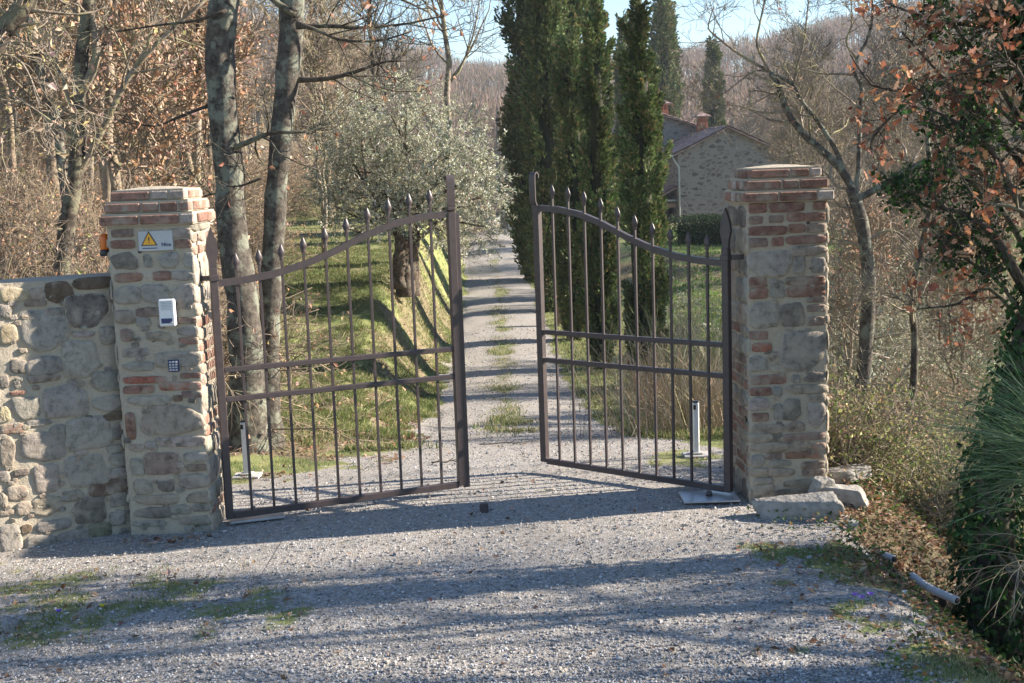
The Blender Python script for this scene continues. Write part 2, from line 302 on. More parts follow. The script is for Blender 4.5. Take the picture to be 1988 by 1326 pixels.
def sheet(lift=0., keep=None):
    X, Y = np.meshgrid(gxs, gys); x = X.ravel(); y = Y.ravel(); V = xyz(x, y, Hgt(x, y)); g, gr, li = masks(x, y); col = np.stack([g, gr, li], 1)
    nx, ny = len(gxs), len(gys); i = np.arange(ny-1)[:, None]*nx+np.arange(nx-1)[None]; Q = np.stack([i, i+1, i+nx+1, i+nx], -1).reshape(-1, 4)
    if keep is not None:
        k = keep(x, y, g)[Q].all(1); Q = Q[k]; used, inv = np.unique(Q, return_inverse=True); V = V[used]; col = col[used]; Q = inv.reshape(-1, 4); V[:, 2] += lift
    return (V, Q, col, 0, True)
tag(ob('ground', sheet(), M['ground']), kind='structure')
tag(ob('drive', sheet(.003, lambda x, y, g: np.where(y < 11, (np.abs(x-.1) < np.where(y < 7.3, 1.55, np.interp(y, [7.3, 8, 11], [1.1, 1.1, .9])))*(y > -25), (np.abs(x-pv(pC, y)) < 1.0)*(y < 68)) > 0), M['ground']), kind='structure')
# ------------------------------------------------------------------ masonry
COLS = dict(B=(.25, .145, .11), R=(.30, .125, .085), D=(.25, .185, .15), P=(.38, .32, .28), T=(.31, .26, .205), S=(.285, .26, .225), K=(.18, .16, .135), Y=(.40, .34, .22), Q=(.14, .105, .075), G=(.20, .195, .13))
def stone_patch(rng, u0, v0, u1, v1, k, fr, lift=1.):
    """fr: (origin, e_u, normal). rounded stone set proud of mortar"""
    O, e, nn = fr; cu, cv, hu, hv = (u0+u1)/2, (v0+v1)/2, (u1-u0)/2+(.005 if k in 'BRDP' else .010), (v1-v0)/2+(.003 if k in 'BRDP' else .008); n = 28; th = np.arange(n)*2*pi/n+.07
    ex = rng.uniform(4.2, 6.5) if k in 'BRDP' else rng.uniform(3.2, 7); rr = (np.abs(np.cos(th))**ex+np.abs(np.sin(th))**ex)**(-1/ex)
    jit = (.03 if k in 'BRDP' else .06); ph = rng.uniform(0, 6.28, 5); w_ = sum(np.sin(th*(q+2)+ph[q])/(q+1.5) for q in range(5)); rr = rr*(1+jit*w_)
    for _ in range(0 if k in 'BRDP' else rng.randint(2, 5)):
        fa = rng.uniform(0, 2*pi); ca = np.cos(th-fa); rr = np.where(ca > .2, np.minimum(rr, rng.uniform(.86, 1.08)/np.maximum(ca, .2)), rr)
    rr = rr*(1+rng.normal(0, .012, n))
    cs, sn = np.cos(th)*rr, np.sin(th)*rr; V = []; pk = (.004 if k in 'BRDP' else rng.uniform(.003, .011))*lift
    tilt = rng.normal(0, .05, 2)
    for s_, dd in ((1.02, -.006), (1., .0015), (.955, .0045+pk*.55), (.72, .005+pk*.85), (.38, .005+pk)):
        a_ = cs*s_; b_ = sn*s_; du = (1-s_)*.0; d_ = dd+(a_*tilt[0]*hu+b_*tilt[1]*hv if dd > 0 else 0)*.6+(rng.normal(0, .0012, n) if dd > .003 else 0)
        V.append(np.stack([cu+a_*hu, cv+b_*hv, np.zeros(n)+d_], 1))
    V.append(np.array([[cu, cv, .005+pk]])); V = np.concatenate(V)
    Q = [np.stack([q*n+np.arange(n), q*n+(np.arange(n)+1) % n, (q+1)*n+(np.arange(n)+1) % n, (q+1)*n+np.arange(n)], 1) for q in range(4)]
    T_ = np.stack([4*n+np.arange(n), 4*n+(np.arange(n)+1) % n, np.full(n, 5*n)], 1)
    W = np.asarray(O)[None]+V[:, :1]*np.asarray(e)[None]+V[:, 1:2]*np.array([[0, 0, 1.]])+V[:, 2:3]*np.asarray(nn)[None]
    col = np.array(COLS[k])*rng.uniform(.85, 1.15)*(1+rng.normal(0, .018, 3)); ea = np.repeat([1.3, 1.15, .85, .35, .1, 0], [n, n, n, n, n, 1]); return (W, [np.concatenate(Q), T_], np.concatenate([np.repeat(np.clip(col, .02, .8)[None], 5*n+1, 0), ea[:, None]], 1), 1, True)
def mortar_slab(x0, x1, y0, y1, z0, z1, step=.02, amp=.005, seed=0, rnd=.012):
    """closed box grid, displaced, corners rounded"""
    bm = bmesh.new(); parts = []
    def grid(o, a, b_, na, nb):
        i = np.arange(na+1)[:, None]; j = np.arange(nb+1)[None]; P = o+(i/na)[..., None]*a+(j/nb)[..., None]*b_; idx = np.arange((na+1)*(nb+1)).reshape(na+1, nb+1)
        return P.reshape(-1, 3), np.stack([idx[:-1, :-1], idx[1:, :-1], idx[1:, 1:], idx[:-1, 1:]], -1).reshape(-1, 4)
    L = np.array([x1-x0, y1-y0, z1-z0]); n_ = np.maximum(1, (L/step).astype(int)); o = np.array([x0, y0, z0]); X, Y, Z = np.diag(L)
    res = []
    for oo, a, b_, na, nb in ((o, X, Z, 0, 2), (o+Y, Z, X, 2, 0), (o, Z, Y, 2, 1), (o+X, Y, Z, 1, 2), (o, Y, X, 1, 0), (o+Z, X, Y, 0, 1)):
        P, Q = grid(oo, a, b_, n_[na], n_[nb]); c = np.array([(x0+x1)/2, (y0+y1)/2]); h = np.array([x1-x0, y1-y0])/2
        d = np.abs(P[:, :2]-c)-(h-rnd); dd = np.linalg.norm(np.maximum(d, 0), axis=1); k = (dd > rnd); f = np.where(k, rnd/np.maximum(dd, 1e-9), 1)
        P[:, :2] = c+np.sign(P[:, :2]-c)*(np.abs(P[:, :2]-c)-np.maximum(d, 0)*(1-f)[:, None])
        nz = np.stack([fbm(P, 14, seed+q, 3)-.5 for q in range(3)], 1)*2*amp; P = P+nz*np.array([1, 1, .3]); res.append((P, Q, None, 0, True))
    return res
def fill_face(rng, W, z0, z1, fr, brick=.6):
    out = []; z = z0+.01
    while z < z1-.04:
        br = rng.rand() < brick; h = rng.uniform(.048, .062) if br else rng.uniform(.09, .17); h = min(h, z1-z-.005); u = rng.uniform(.0, .01)
        while u < W-.05:
            w_ = rng.uniform(.12, .27) if br else rng.uniform(.1, .26); w_ = min(w_, W-.006-u)
            if w_ > .04: out.append(stone_patch(rng, u, z, u+w_, z+h*rng.uniform(.85, 1), rng.choice(list('BBDT' if br else 'SSTKS')), fr))
            u += w_+rng.uniform(.014, .03)
        z += h+rng.uniform(.014, .022)
    return out
def chips(rng, n, U, Vv, fr, k='SSTKT'):
    return [stone_patch(rng, u, v, u+w_, v+w_*rng.uniform(.4, .8), k[rng.randint(len(k))], fr, .2) for u, v, w_ in zip(rng.uniform(.01, U-.05, n), rng.uniform(0, Vv, n), rng.uniform(.012, .032, n))]
def tabstones(rng, tab, fr):
    o = []
    for it in tab.replace('\n', '').split(';'):
        k, *q = it.split(); u0, v0, u1, v1 = [float(s_)/1000 for s_ in q]
        if u0 > u1: u0, u1 = u1, u0
        o.append(stone_patch(rng, u0, v0, u1, v1, k, fr))
    return o
RPT = '''B 4 1832 118 1889;B 124 1832 353 1889;B 406 1840 485 1885;D 4 1764 90 1810;D 132 1768 217 1811;B 242 1772 353 1822;B 353 1769 483 1820;B 4 1693 240 1747;B 255 1703 355 1753;D 361 1700 483 1752;D 4 1622 119 1676;B 146 1624 219 1676;B 238 1630 483 1682;T 273 1558 483 1614;S 4 1438 264 1590;S 288 1454 350 1551;S 399 1452 472 1540;B 4 1371 113 1435;B 235 1373 480 1427;S 138 1307 218 1415;B 4 1302 118 1365;B 238 1302 480 1368;D 382 1265 480 1304;D 369 1206 481 1249;D 369 1121 481 1174;S 4 1122 184 1271;K 201 1123 346 1263;B 4 1046 118 1098;R 21 970 140 1023;S 193 835 472 1082;S 4 851 108 940;T 126 900 215 957;T 144 836 250 879;B 4 762 234 818;K 361 769 477 820;S 277 765 312 805;B 4 691 138 742;S 152 686 198 738;T 241 696 477 745;T 379 637 477 685;S 4 602 109 678;K 209 525 319 655;S 160 534 204 632;S 379 468 477 634;B 17 525 120 577;T 17 451 110 503;T 113 449 213 499;T 244 457 343 503;T 7 395 141 444;K 146 395 195 440;D 217 391 480 436;T 11 334 239 385;T 248 327 392 383;B 401 323 482 369;D 105 278 199 319;B 228 277 387 319;B 392 269 477 310;S 15 238 82 306;S 131 237 252 265;D 329 209 477 251;D 333 162 477 203;T 4 179 104 220;T 113 172 279 213;S 36 130 144 157;T 216 87 477 137;T 27 50 144 112;K 157 44 315 74;T 121 -15 310 21;S 328 16 477 62'''
LPT = '''D 29 1830 158 1874;B 20 1762 161 1809;P 382 1816 496 1867;B 405 1753 496 1802;K 24 1641 165 1732;S 217 1650 248 1714;S 303 1638 406 1723;S 457 1634 496 1717;B 28 1561 193 1613;B 257 1564 368 1616;S 372 1565 496 1607;S 23 1429 161 1530;S 186 1435 332 1534;S 370 1389 496 1528;D 138 1348 340 1400;D 340 1297 496 1335;S 141 1294 213 1338;T 17 1314 120 1386;D 40 1201 103 1277;S 387 1228 496 1276;B 383 1172 496 1212;T 214 1202 325 1250;S 48 1111 191 1151;S 235 1037 496 1124;S 46 1023 219 1070;R 35 943 295 983;B 27 882 213 929;R 244 894 496 941;B 380 965 496 995;B 332 956 349 979;B 327 826 378 861;S 47 811 296 854;D 380 844 496 883;B 26 599 80 767;T 118 624 496 797;P 219 544 496 605;S 145 542 200 577;T 41 528 113 563;D 115 374 336 509;S 36 379 105 475;S 365 450 496 498;D 377 388 496 429;S 328 283 496 362;T 48 260 151 339;K 198 272 283 325;T 33 191 303 239;T 364 195 496 247;K 27 108 254 161;S 264 124 376 176;S 394 141 496 176;S 30 55 215 82;S 388 57 496 97;T 319 60 379 96;S 393 0 496 39'''
WT = '''Y 651 1488 494 1557;T 482 1491 413 1548;Q 397 1458 251 1575;Q 237 1528 12 1590;D 38 1428 5 1510;D 522 1446 402 1479;S 659 1396 600 1460;S 382 1388 315 1421;K 293 1299 60 1489;S 556 1178 303 1424;Y 671 1242 585 1344;S 268 1245 156 1265;S 113 1188 11 1281;S 338 1000 130 1210;S 544 1032 345 1139;K 628 1063 547 1134;S 166 896 4 1016;T 545 996 369 1026;B 647 931 567 951;K 694 988 653 1045;S 182 775 11 862;S 464 763 216 956;S 638 784 496 911;Y 711 787 663 862;B 718 705 591 757;S 569 738 432 759;T 729 517 653 684;S 606 513 365 693;S 443 662 367 719;S 349 552 86 749;Q 129 717 3 760;K 75 593 10 687;S 125 514 39 550;S 308 528 248 546;S 377 324 132 515;S 113 427 6 499;S 115 353 5 411;P 558 319 411 489;K 664 450 587 478;S 742 421 698 481;D 713 298 604 383;T 754 268 723 352;T 660 207 589 278;T 585 183 411 287;T 389 248 286 302;Q 248 256 -1 347;S 125 174 21 255;K 343 100 168 249;S 137 56 62 136;T 761 223 691 240;S 774 -20 663 156;Q 648 95 602 141;S 575 82 384 139;S 632 -22 459 59;S 450 -17 276 61;G 269 0 143 80'''
def ring_bricks(rng, half, z, h, mi=1):
    """a course of real bricks round a square of half-width half"""
    out = []
    for q in range(4):
        L0 = -half; ends = half if q % 2 == 0 else half-.105; u = -ends
        while u < ends-.03:
            w_ = rng.choice([.11, .22, .24, .25, .12]); w_ = min(w_, ends-u)
            if ends-u-w_ < .05: w_ = ends-u
            d = .1; pr = rng.uniform(-.003, .003)
            bx_ = box(u+w_/2, -half+d/2-pr, z+h/2, w_-.012, d, h-rng.uniform(0, .004), .006, np.clip(np.array(COLS[rng.choice(list('BBBDP'))])*rng.uniform(.8, 1.2), 0, 1), mi)
            out.append(tf(bx_, q*pi/2)); u += w_
    return out
def pillar(name, loc, rz, front, label, seed, top=2.09):
    rng = rs(seed); o = empty(name, loc, label, 'gate pillar', 'masonry gate pillars', rz); W = .5; h = .25; zt = 1.895
    P = mortar_slab(-h, h, -h, h, -.35, zt, .0125, .007, seed)
    P += tabstones(rng, front, (np.array([-h, -h-.001, 0]), np.array([1., 0, 0]), np.array([0, -1., 0])))
    P += fill_face(rng, W, -.1, zt, (np.array([h+.001, -h, 0]), np.array([0, 1., 0]), np.array([1., 0, 0])), .55)
    P += fill_face(rng, W, -.1, zt, (np.array([-h-.001, h, 0]), np.array([0, -1., 0]), np.array([-1., 0, 0])), .55)
    P += fill_face(rng, W, -.3, zt, (np.array([h, h+.001, 0]), np.array([-1., 0, 0]), np.array([0, 1., 0])), .5)
    P += chips(rng, 60, .5, 1.5, (np.array([-h, -h-.0035, 0]), np.array([1., 0, 0]), np.array([0, -1., 0])))
    ob('shaft', P, [M['mortar'], M['stone']], o)
    P = []
    for k, (hw, z, hh) in enumerate(((.285, 1.898, .058), (.257, 1.973, .055), (.225, 2.044, .05))):
        P += ring_bricks(rng, hw, z, hh); P += mortar_slab(-hw+.011, hw-.011, -hw+.011, hw-.011, z-.004, z+hh+.010, .03, .003, seed+k, .01)
    g = 12; x = np.linspace(-.21, .21, g); X, Y = np.meshgrid(x, x); Z = 2.1+.02*(1-(X/.22)**2)*(1-(Y/.22)**2)+.004*fbm(xyz(X, Y), 20, 3); i = np.arange(g-1)[:, None]*g+np.arange(g-1)[None]
    P.append((np.stack([X, Y, Z], -1).reshape(-1, 3), np.stack([i, i+1, i+g+1, i+g], -1).reshape(-1, 4), None, 0, True))
    ob('cap', P, [M['mortar'], M['stone']], o)
    return o
RPc = (1.475+.25*cos(radians(3))-.25*sin(radians(3)), 7.56+.25*sin(radians(3))+.25*cos(radians(3)))
rp = pillar('gate_pillar', (*RPc, 0), radians(3), RPT, 'brick and stone gate pillar with grey rocks lying at its foot', 3)
lp = pillar('gate_pillar', (-2.14, 7.585, 0), 0, LPT, 'brick and stone gate pillar joined to the wall and carrying the warning sign', 8)
def disc(c, r, d, n=10, ax=1, mi=0):
    th = np.arange(n)*2*pi/n; a = np.stack([np.cos(th)*r, np.zeros(n), np.sin(th)*r], 1) if ax == 1 else np.stack([np.zeros(n), np.cos(th)*r, np.sin(th)*r], 1)
    off = np.array([0, d, 0]) if ax == 1 else np.array([d, 0, 0]); V = np.concatenate([a, a+off])+np.array(c); i = np.arange(n)
    return (V, [np.stack([i, (i+1) % n, n+(i+1) % n, n+i], 1), np.arange(n)[None], (n+np.arange(n))[None, ::-1]], None, mi, False)
# holes and the photocell eyes
ob('cable_hole', disc((.125, -.2556, 1.757), .011, .012), M['black'], rp)
ob('photocell', disc((-.262, -.17, .517), .030, .02, 12, 0), M['black'], rp)
ob('photocell', disc((.248, -.12, .50), .028, .016, 12, 0), M['black'], lp)
ob('cable_hole', [disc((-.062, -.2556, 1.737), .010, .012), disc((-.02, -.2556, 1.20), .010, .012)], M['black'], lp)
# wall
we = np.array([-.66, -.335]); we /= np.hypot(*we); wn = np.array([-we[1]*-1, 0]); wn = np.array([-we[1], we[0]]); wn = wn if wn[1] < 0 else -wn
wall = empty('stone_wall', (-2.39, 7.42, 0), 'low rubble stone wall of rounded stones left of the pillar', 'wall')
ang = math.atan2(-we[1], -we[0])   # local +x points from left to right along the wall
rng = rs(14); Lw = 3.2
P = mortar_slab(-Lw, .1, 0.002, .38, -.25, 1.575, .018, .009, 44, .02)
fr = (np.array([0, 0, 0.]), np.array([-1., 0, 0]), np.array([0, -1., 0]))
P += tabstones(rng, WT, fr)
P += [tuple(p_) for p_ in fill_face(rng, Lw-.82, -.05, 1.55, (np.array([-.82, 0, 0]), np.array([-1., 0, 0]), np.array([0, -1., 0])), .25)]
P += chips(rng, 130, .8, 1.5, (np.array([0, -.0035, 0.]), np.array([-1., 0, 0]), np.array([0, -1., 0])))
P = [tf(p_, ang) for p_ in P]; ob('masonry', P, [M['mortar'], M['stone']], wall)
P = mortar_slab(-Lw-.02, .06, .004, .39, 1.568, 1.590, .02, .010, 51, .02); ob('coping', [tf(p_, ang) for p_ in P], M['mortar'], wall)
# ------------------------------------------------------------------ things on the left pillar (front face at y = 7.335)
yf = 7.335
s_ = empty('warning_sign', (-2.10, yf, 1.80), 'grey plate with yellow warning triangle screwed under the pillar cap', 'sign')
ob('panel', box(0, -.011, 0, .205, .006, .118, .002), M['grey'], s_)
def tri(r, y, cx, cz, d=.002):
    a = [(-.5*r, -.30*r), (.5*r, -.30*r), (0, .58*r)]; V = np.array([(cx+q[0], y, cz+q[1]) for q in a]+[(cx+q[0], y+d, cz+q[1]) for q in a]); return (V, [np.array([[0, 1, 2]]), np.array([[5, 4, 3]]), np.array([[0, 3, 4, 1], [1, 4, 5, 2], [2, 5, 3, 0]])], None, 0, False)
M['yellow'] = colmat('yellow_print', (.75, .36, .02), (.8, .4, .03), 8, .5, .01, .001); M['navy'] = colmat('navy_print', (.02, .03, .10), (.03, .04, .12), 8, .5, .01, .001)
ob('triangle_border', tri(.098, -.0160, -.038, .002), M['black'], s_); ob('triangle', tri(.078, -.0178, -.038, .0015), M['yellow'], s_)
ob('exclamation_mark', [box(-.038, -.0190, .012, .006, .0016, .022), box(-.038, -.0190, -.010, .006, .0016, .006)], M['black'], s_)
def text(body, size, loc, m_, parent, name):
    cu = bpy.data.curves.new(name, 'FONT'); cu.body = body; cu.size = size; cu.extrude = .0008; cu.offset = .0006; cu.align_x = 'CENTER'; o = bpy.data.objects.new('tmp', cu); C.objects.link(o)
    dg = bpy.context.evaluated_depsgraph_get(); me = bpy.data.meshes.new_from_object(o.evaluated_get(dg)); bpy.data.objects.remove(o)
    q = bpy.data.objects.new(name, me); me.materials.clear(); me.materials.append(m_); C.objects.link(q); q.parent = parent; q.location = loc; q.rotation_euler = (pi/2, 0, 0); return q
text('Nice', .030, (.062, -.0152, -.033), M['navy'], s_, 'lettering')
ob('caption_line', box(-.037, -.0149, -.043, .088, .0016, .005), M['navy'], s_)
l_ = empty('flashing_lamp', (-2.435, 7.42, 1.72), 'orange flashing lamp on the side of the left pillar under the cap', 'lamp')
m, t, b = mat('orange_lens', .25); b.inputs['Base Color'].default_value = (.75, .17, .01, 1); b.inputs['Transmission Weight'].default_value = .25; noise(t, 5); M['orange'] = m
def lathe(pr, n=20, col=None, mi=0, smooth=True):
    pr = np.array(pr, float); th = np.arange(n)*2*pi/n; k = len(pr); V = np.stack([pr[:, :1]*np.cos(th), pr[:, :1]*np.sin(th), np.repeat(pr[:, 1:2], n, 1)], -1).reshape(-1, 3)
    j = np.arange(k-1)[:, None]*n; i = np.arange(n)[None]; Q = np.stack([j+i, j+(i+1) % n, j+n+(i+1) % n, j+n+i], -1).reshape(-1, 4); return (V, [Q, np.arange(n)[None, ::-1], ((k-1)*n+np.arange(n))[None]], col, mi, smooth)
ob('lens', lathe([(.026, .03), (.029, .04), (.028, .05), (.03, .06), (.028, .07), (.03, .08), (.028, .09), (.029, .10), (.026, .122), (.012, .13)]), M['orange'], l_)
ob('base', [lathe([(.030, -.005), (.033, 0), (.033, .025), (.028, .034)]), box(.028, 0, .01, .05, .03, .03, .004)], M['black'], l_)
i_ = empty('intercom', (-2.055, yf, 1.37), 'white and grey door intercom with louvred speaker on the left pillar', 'intercom')
ob('housing', box(0, -.027, 0, .098, .040, .165, .008), M['white'], i_)
ob('speaker_grille', [box(0, -.0478, .065-q*.009, .066, .003, .0040) for q in range(6)], M['grey'], i_)
ob('name_plate', box(-.003, -.048, -.048, .066, .003, .030, .001), M['navy'], i_); ob('call_button', box(.026, -.051, -.058, .014, .004, .008, .001), M['grey'], i_)
k_ = empty('keypad', (-2.045, yf, 1.045), 'small blue keypad on the pillar below the white intercom', 'keypad')
ob('housing', box(0, -.016, 0, .064, .018, .074, .004), M['navy'], k_)
for a in range(3):
    for c_ in range(4): ob('key', box(-.018+a*.018, -.0265, .024-c_*.016, .013, .005, .010, .001), M['grey'], k_)
# ------------------------------------------------------------------ gate leaves
def gate(name, A, B, label, left):
    """local x runs from hinge (0) to the free end (L); z up"""
    A = np.array(A); B = np.array(B); d = B-A; L = float(np.hypot(*d)); g = empty(name, (A[0], A[1], 0), label, 'gate', 'leaves of the open iron gate', math.atan2(d[1], d[0]))
    zr = lambda x: np.interp(x/L, np.linspace(0, 1, 9), ZC)
    ZC = np.array([1.50, 1.512, 1.54, 1.59, 1.66, 1.745, 1.81, 1.845, 1.857])+.02
    q = .022
    ob('hinge_post', box(0, 0, .83, .046, .046, 1.57, .003), M['iron'], g)
    P = [box(L, 0, .97, .05, .046, 1.83, .003)]
    if left: P.append(box(L+.031, -.012, .96, .045, .010, 1.84, .002))
    ob('meeting_post', P, M['iron'], g)
    ob('bottom_rail', box(L/2, 0, .062, L-.05, .036, .04, .003), M['iron'], g)
    for z in ((.80, .985) if left else (.80, 1.0)): ob('middle_rail', box(L/2, 0, z, L-.05, .036, .032, .003), M['iron'], g)
    xs = np.linspace(.024, L-.026, 40); zz = zr(xs); V = []; 
    for x_, z_ in zip(xs, zz): V += [(x_, -.018, z_-.021), (x_, .018, z_-.021), (x_, .018, z_+.021), (x_, -.018, z_+.021)]
    i = np.arange(39)[:, None]*4; s4 = np.arange(4)[None]; Q = np.stack([i+s4, i+(s4+1) % 4, i+4+(s4+1) % 4, i+4+s4], -1).reshape(-1, 4)
    ob('top_rail', (np.array(V), [Q], None, 0, False), M['iron'], g)
    n = 10
    for k in range(n):
        x_ = L*(k+1)/(n+1)*1.0; zt = zr(x_)+.075
        bar = ob('bar', box(x_, 0, (zt+.08)/2, .0155, .0155, zt-.08, .001), M['iron'], g)
        pr = [(.009, 0), (.014, .006), (.010, .014), (.019, .034), (.022, .046), (.016, .066), (.006, .092), (.001, .103)]
        sh = lathe([(r_, z_) for r_, z_ in pr], 8); v = sh[0].copy(); v[:, 1] *= .55; v[:, 0] *= 1.15; v = v+(x_, 0, zt-.004); ob('spearhead', (v,)+tuple(sh[1:]), M['iron'], bar)
    # hinge post finial: large flat spear; hinge strap into the pillar
    ol = [(-.022, 1.6), (.022, 1.6), (.024, 1.66), (.038, 1.72), (.030, 1.78), (0, 1.865), (-.030, 1.78), (-.038, 1.72), (-.024, 1.66)]; n_ = len(ol)
    V = np.array([(x_, -.012, z_) for x_, z_ in ol]+[(x_, .012, z_) for x_, z_ in ol]); i = np.arange(n_)
    ob('spear_finial', (V, [np.arange(n_)[None], (n_+np.arange(n_))[None, ::-1], np.stack([i, n_+i, n_+(i+1) % n_, (i+1) % n_], 1)], None, 0, False), M['iron'], g)
    dirx = -1
    ob('hinge_strap', [box(0, 0, 1.555, .060, .060, .034, .003), tf(box(.07, 0, 1.555, .13, .016, .03, .002), -(math.atan2(d[1], d[0]))+(pi if left else 0))], M['iron'], g)
    # scroll strap on the meeting post
    pts = [(0, 1.87), (-.003, 1.90), (-.016, 1.925), (-.018, 2.0), (-.018, 2.09), (-.010, 2.118), (.008, 2.124), (.022, 2.105), (.020, 2.085)]
    dx = 0. if left else .022; pp = spline([(a, b_, 0) for a, b_ in pts], 24); V = []
    for k in range(24):
        tt = pp[min(k+1, 23)]-pp[max(k-1, 0)]; tt = tt/np.linalg.norm(tt); no = np.array([-tt[1], tt[0]])*.004
        for sx in (-.027, .027):
            for w_ in (-1, 1): V.append((L+dx+sx, (1 if left else -1)*(pp[k][0]+no[0]*w_), pp[k][1]+no[1]*w_))
    i = np.arange(23)[:, None]*4; o4 = [0, 1, 3, 2]; Q = np.concatenate([np.stack([i[:, 0]+o4[a], i[:, 0]+o4[(a+1) % 4], i[:, 0]+4+o4[(a+1) % 4], i[:, 0]+4+o4[a]], 1) for a in range(4)])
    ob('scroll', [(np.array(V), [Q], None, 0, False), box(L, 0, 1.91 if left else 1.885, .056, .052, .022, .003)], M['iron'], g)
    return g
gate('gate_leaf', (-1.805, 7.465), (-.372, 8.055), 'left leaf of the brown iron gate, standing open beside the oak trunks', True)
gate('gate_leaf', (1.36, 7.68), (.208, 8.654), 'right leaf of the brown iron gate, standing open in front of the cypresses', False)
st = empty('gate_stop', (-.214, 7.56, hz(-.214, 7.56)), 'small dark metal stop block standing in the gravel between the leaves', 'gate stop')
ob('block', box(0, 0, .025, .055, .05, .075, .008), M['iron'], st)
pl = empty('hinge_plate', (1.23, 7.66, .012), 'grey steel plate on the ground under the right gate leaf', 'plate')
ob('plate', box(0, 0, .012, .36, .26, .012, .003), M['steel'], pl); ob('pivot', lathe([(.02, .018), (.02, .045), (.012, .05)], 12), M['iron'], pl)
pl = empty('hinge_plate', (-1.70, 7.53, .008), 'pale grey strip plate on the ground under the left gate leaf', 'plate')
ob('plate', tf(box(.05, 0, .01, .34, .10, .014, .003), radians(18)), M['steel'], pl)
def sensor(loc, label, s_=1):
    o = empty('sensor_post', loc, label, 'sensor post', 'photocell posts')
    ob('post', [box(0, 0, .22, .046, .04, .40, .008)], M['white'], o); ob('cap', box(0, 0, .425, .05, .044, .014, .005), M['black'], o)
    ob('lens', box(-.012*s_, -.0225, .385, .020, .006, .035, .002), M['black'], o); ob('foot', [box(0, 0, .012, .20, .16, .02, .004), box(0, 0, .03, .09, .08, .016, .004)], M['concrete'], o)
sensor((-1.99, 8.85, hz(-1.99, 8.85)), 'white sensor post behind the left gate leaf beside the oak')
sensor((1.37, 9.1, hz(1.37, 9.1)), 'white sensor post behind the right gate leaf', 1)
# ------------------------------------------------------------------ rocks, pipe, small stuff
def rock(name, px, py, Y, size, rz, label, seed, group='loose rocks at the foot of the right pillar', sink=.25, m_='rock', cat='rock', z=None):
    rng = rs(seed); bm = bmesh.new(); bmesh.ops.create_cube(bm, size=1.7); bmesh.ops.subdivide_edges(bm, edges=bm.edges[:], cuts=15, use_grid_fill=True); v, f = bmdata(bm)
    v = v*(1-.10*(v**2).sum(1)[:, None]/2.2); sk = rng.normal(0, .13, (3, 3)); v = v+v@sk
    for _ in range(7):
        d = sph(rng, 1)[0]*np.array([1, 1, .45]); d = d/np.linalg.norm(d); k = rng.uniform(.62, .85); s_ = v@d; v = v-np.maximum(s_-k, 0)[:, None]*d*.97
    v = v+nrm(v)*(.20*(fbm(v+seed, 1.3, seed, 3)-.5)+.10*(fbm(v+seed, 6, seed, 3)-.5))[:, None]; v = v*np.array(size)/2/.85
    p_ = at(px, py, Y); x_, y_ = p_[0], Y; zz = hz(x_, y_) if z is None else z
    o = ob(name, tf((v, f, None, 0, True), rz, (0, 0, size[2]*(.5-sink))), M[m_], None, (x_, y_, zz)); return tag(o, label, cat, group)
rock('rock', 1550, 995, 7.22, (.50, .20, .13), -.12, 'large flat grey rock lying in front of the right pillar', 5, sink=.05)
rock('rock', 1597, 975, 7.47, (.18, .16, .15), .3, 'small blocky grey rock wedged between the pillar and larger rocks', 6, sink=-.12)
rock('rock', 1640, 985, 7.45, (.26, .20, .14), -.3, 'dark bluish rock at the right corner of the pillar foot', 9, sink=.1)
rock('rock', 1640, 965, 7.95, (.40, .22, .10), .5, 'flat brown slab behind the rocks at the pillar corner', 12, sink=-.2)
rock('rock', 1655, 1025, 7.0, (.07, .06, .05), 0, 'fist sized white stone at the edge of the bank', 13, sink=.1, m_='concrete')
rock('rock', 860, 684, 22.0, (.36, .2, .16), 0, 'white block lying on the bank beside the drive', 15, group=None, m_='white', sink=0)
M['earth'] = colmat('brown_earth_rock', (.07, .05, .035), (.17, .125, .09), 12, .95, 1., .03)
rock('rock', 1845, 1085, 6.9, (.20, .18, .15), .4, 'brown earthy rock beside the ivy trunk', 25, group=None, sink=.2, m_='earth')
def pipe(pts, r, label, nm='drain_pipe'):
    p_ = spline(pts, 30); o = empty(nm, p_[0], label, 'pipe'); q = p_-p_[0]; R = np.full((1, 30), r)*(1+.06*(np.arange(30) % 2)); ob('pipe_wall', [tubes(q[None], R, 16)], M['grey'], o)
    e = nrm(q[-1]-q[-2]); ob('opening', tubes((q[-1]+e*np.array([[-.01], [.004]]))[None], np.full((1, 2), r*.78), 12), M['black'], o)
a = at(1700, 1072, 6.75); b_ = at(1858, 1166, 6.02)
pipe([at(1690, 1068, 6.9), at(1735, 1085, 6.72)], .021, 'grey pipe section emerging from the bank below the rocks')
pipe([at(1770, 1118, 6.42), at(1805, 1142, 6.22), at(1858, 1166, 6.05)], .021, 'grey corrugated pipe sticking out of the bank by the ivy trunk')
